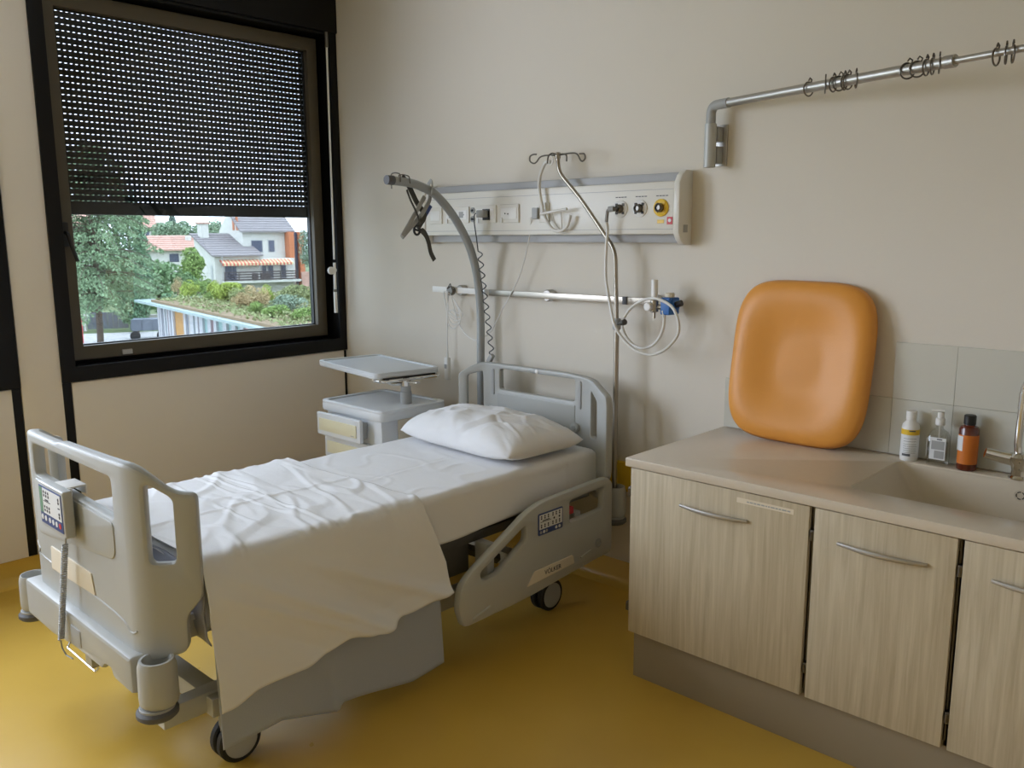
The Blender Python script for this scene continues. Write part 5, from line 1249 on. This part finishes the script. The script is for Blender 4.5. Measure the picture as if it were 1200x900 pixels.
# --- trees and plants
def leafquad(bm, p, s, rnd, droop=0.0):
    n = Vector((rnd.uniform(-1, 1), rnd.uniform(-1, 1), rnd.uniform(-0.3, 1))).normalized()
    a = n.orthogonal().normalized(); a.rotate(Matrix.Rotation(rnd.uniform(0, 6.28), 3, n)); b = n.cross(a)
    q = [p+a*s, p+b*s*0.6, p-a*s, p-b*s*0.6]; bm.faces.new([bm.verts.new(x) for x in q])
def crown_blobs(bm, c, rx, rz, n, s, rnd, nb=14):
    blobs = []
    for k in range(nb):
        v = Vector((rnd.gauss(0, 1), rnd.gauss(0, 1), rnd.gauss(0, 1))).normalized()*rnd.uniform(0.25, 0.75)
        blobs.append((Vector((v.x*rx, v.y*rx, v.z*rz)), rnd.uniform(0.35, 0.55)))
    for k in range(n):
        o_, q = rnd.choice(blobs); v = Vector((rnd.gauss(0, 1), rnd.gauss(0, 1), rnd.gauss(0, 1))).normalized()*rnd.uniform(0.75, 1.0)
        leafquad(bm, c+o_+Vector((v.x*rx*q, v.y*rx*q, v.z*rz*q)), s*rnd.uniform(0.7, 1.3), rnd)
def tree(label, u, d, zc_, rx, rz, m, n=1500, s=None, name='tree', trunk=True, seed=1, cat='tree', base=None):
    rnd = random.Random(seed); c = W(u, d, zc_); gz = GZ if base is None else base
    t = thing(name, label, cat, W(u, d, gz)); bm = B(); crown_blobs(bm, c, rx, rz, n, s or rx*0.11, rnd); obj('crown', bm, m, t, nofin=True)
    if trunk:
        b_ = B(); tube(b_, [W(u, d, gz), W(u+0.1, d, zc_-rz*0.4), W(u, d, zc_+rz*0.3)], [rx*0.10, rx*0.07, rx*0.02], 8); obj('trunk', b_, BARK, t)
    return t
def conifer(label, u, d, z0, z1, r0, m, n, s, seed, narrow=False, droop=0.5, name='conifer'):
    rnd = random.Random(seed); t = thing(name, label, 'tree', W(u, d, GZ)); bm = B()
    for k in range(n):
        h = rnd.random()**(0.8 if not narrow else 1.0)
        prof = (1-h)**0.8 if not narrow else (math.sin(math.pi*min(1, h*0.9+0.12)))**0.6
        if not narrow: # tiered
            tier = (h*9) % 1.0; prof *= 0.55+0.45*(1-tier)
        rr = r0*prof*rnd.uniform(0.55, 1.0); a = rnd.uniform(0, 6.28)
        p = W(u, d, z0+(z1-z0)*h)+Vector((rr*math.cos(a), rr*math.sin(a), -droop*rr*0.25)); leafquad(bm, p, s*rnd.uniform(0.6, 1.3), rnd)
    obj('crown', bm, m, t, nofin=True)
    b_ = B(); tube(b_, [W(u, d, GZ), W(u, d, z1-0.3)], [0.22, 0.04], 8); obj('trunk', b_, BARK, t); return t
def cedar(label, u, d, seed):
    rnd = random.Random(seed); t = thing('cedar_tree', label, 'tree', W(u, d, GZ)); bm = B(); tr = B()
    tube(tr, [W(u, d, GZ), W(u+0.1, d, 0), W(u, d, 7)], [0.18, 0.15, 0.05], 10)
    for k in range(150):
        h = rnd.random(); z = -1.75+h*8.6; L = 4.6*(1-h*0.55)*rnd.uniform(0.7, 1.05); a = rnd.uniform(0, 6.28)
        base = W(u, d, z); pts = []
        for q in range(7):
            x = q/6*L; pts.append(base+Vector((x*math.cos(a), x*math.sin(a), 0.35*math.sin(q/6*2.2)-1.0*(q/6)**2.2)))
        tube(tr, pts, [0.03*(1-q/7)+0.006 for q in range(7)], 4)
        for q in range(190):
            tt = rnd.random()**0.7; i = min(5, int(tt*6)); f_ = tt*6-i; p = pts[i].lerp(pts[i+1], f_)
            w_ = 0.55*math.sin(math.pi*min(1, tt*0.8+0.15)); sd = rnd.uniform(-1, 1)*w_
            leafquad(bm, p+Vector((-math.sin(a)*sd, math.cos(a)*sd, -abs(sd)*0.55-rnd.uniform(0, 0.22))), rnd.uniform(0.06, 0.12), rnd)
    obj('crown', bm, LEAF['cedar_needles'], t, nofin=True); obj('trunk', tr, BARK, t); return t
cedar('large drooping cedar filling the left of the window view', -6.6, 53, 5)
conifer('tall dark conifer behind the cedar', -5.5, 62, -3.8, 4.6, 1.35, LEAF['conifer_needles'], 9000, 0.10, 11, True, 0.3)
conifer('slim dark cypress left of the distant orange house', -8.2, 104, -3.8, 4.3, 0.55, LEAF['cypress_needles'], 3000, 0.12, 12, True, 0.1, 'cypress')
conifer('slim grey cypress above the red roof', -7.6, 170, -2, 6.2, 1.0, LEAF['cypress_needles'], 2500, 0.2, 13, True, 0.1, 'cypress')
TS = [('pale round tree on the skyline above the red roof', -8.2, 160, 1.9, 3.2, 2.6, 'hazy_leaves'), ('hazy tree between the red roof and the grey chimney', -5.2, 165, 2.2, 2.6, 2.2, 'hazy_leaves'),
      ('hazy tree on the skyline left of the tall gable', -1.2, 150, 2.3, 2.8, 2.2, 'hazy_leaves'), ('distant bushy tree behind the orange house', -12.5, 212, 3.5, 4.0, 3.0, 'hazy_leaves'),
      ('dark bushy tree in front of the red roofed house', -4.6, 72, -1.7, 2.3, 2.1, 'broad_leaves'), ('olive green tree growing left of the cream house', -2.6, 88, -1.0, 1.9, 2.1, 'bright_leaves'),
      ('low bushy tree behind the pavilion roof', -2.9, 78, -2.6, 1.5, 1.5, 'broad_leaves'), ('leafy tree overlapping the orange tower', 8.9, 92, 0.2, 1.3, 2.4, 'blue_leaves'),
      ('dark shrub below the conifer behind the boundary wall', -3.4, 66.7, -3.2, 1.1, 1.0, 'conifer_needles'), ('dark hedge tree at the left behind the grey gate', -9.0, 70, -1.8, 2.6, 2.6, 'conifer_needles'),
      ('green shrub against the wall of the cream house', -1.0, 91, -3.3, 1.0, 0.9, 'bright_leaves')]
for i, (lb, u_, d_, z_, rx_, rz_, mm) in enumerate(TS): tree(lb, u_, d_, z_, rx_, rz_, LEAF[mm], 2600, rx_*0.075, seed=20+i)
tree('clipped round shrub above the boundary wall', -5.55, 63.8, -3.0, 0.42, 0.42, LEAF['conifer_needles'], 900, 0.05, name='shrub', seed=50, cat='shrub')
RP = [('yellow green bush at the near corner of the pavilion roof', -1.65, 48.2, -0.95, 0.62, 0.45, 'lime_leaves', 'bush'),
      ('pale spiky plant on the pavilion roof beside the yellow bush', -2.25, 50.0, -0.9, 0.35, 0.5, 'dry_grass', 'bush'),
      ('tall lime green clump in the middle of the planted roof', 0.35, 44.0, -0.85, 0.9, 0.60, 'lime_leaves', 'bush'),
      ('small lime clump behind the tall one on the planted roof', -0.35, 47.0, -0.9, 0.5, 0.5, 'lime_leaves', 'bush'),
      ('dry pinkish grass clump on the planted roof', 1.45, 39.0, -0.85, 0.62, 0.55, 'dry_grass', 'bush'),
      ('yellowish shrub right of the dry grass clump', 2.0, 40.5, -0.9, 0.45, 0.5, 'lime_leaves', 'bush'),
      ('grey green shrub spreading over the right of the planted roof', 2.55, 36.5, -1.0, 0.8, 0.45, 'blue_leaves', 'bush'),
      ('low bright green plants at the roof edge by the window frame', 2.95, 33.0, -1.15, 0.7, 0.30, 'bright_leaves', 'bush'),
      ('green bush below the right end of the balcony', 4.75, 54.5, -2.0, 0.85, 0.6, 'lime_leaves', 'bush')]
RP += [('bushy green clump behind the spiky plant on the planted roof', -1.2, 50.5, -0.95, 0.6, 0.42, 'bright_leaves', 'bush'),
       ('olive clump between the lime and dry grass clumps', 0.95, 42.5, -0.95, 0.6, 0.42, 'olive_leaves', 'bush'),
       ('pale dry plant leaning over the roof edge below the balcony', 0.9, 39.8, -1.05, 0.5, 0.34, 'dry_grass', 'bush'),
       ('short green plant in front of the dry grass clump', 1.35, 37.0, -1.1, 0.45, 0.28, 'bright_leaves', 'bush'),
       ('tall olive clump behind the grey green shrub', 3.1, 40.0, -0.85, 0.9, 0.5, 'olive_leaves', 'bush'),
       ('green plant row at the front right of the planted roof', 2.05, 34.6, -1.12, 0.6, 0.26, 'bright_leaves', 'bush'),
       ('low green tuft at the roof edge before the first lime clump', -0.3, 44.2, -1.12, 0.5, 0.26, 'bright_leaves', 'bush')]
for i, (lb, u_, d_, z_, rx_, rz_, mm, cc) in enumerate(RP): tree(lb, u_, d_, z_, rx_, rz_, LEAF[mm], 1900, rx_*0.07, name='bush', trunk=True, seed=70+i, cat='bush', base=(-1.36 if d_ < 55 else GZ))
b_ = obox(B(), 4.3, 8.2, 56, 64, GZ, -2.75); tag(obj('terracotta_terrace', b_, mat('terracotta_ground', (0.50, 0.27, 0.10), 0.9, var=0.1)), 'raised terracotta coloured terrace beyond the planted roof', 'terrace')
rnd_ = random.Random(5); b_ = B()
for k in range(9000):
    a_ = rnd_.uniform(1.6, PL+0.8); q_ = -0.5+9.3*rnd_.random(); v = pw(a_, q_)
    hgt = 0.30*max(0.12, 0.5+noise.noise(Vector((a_*0.7, q_*0.9, 0.0))))*rnd_.random()
    leafquad(b_, W(v[0], v[1], -1.34+hgt), rnd_.uniform(0.04, 0.10), rnd_)
tag(obj('ground_cover', b_, LEAF['olive_leaves'], pv, nofin=True), kind='stuff')
bpy.context.view_layer.update()
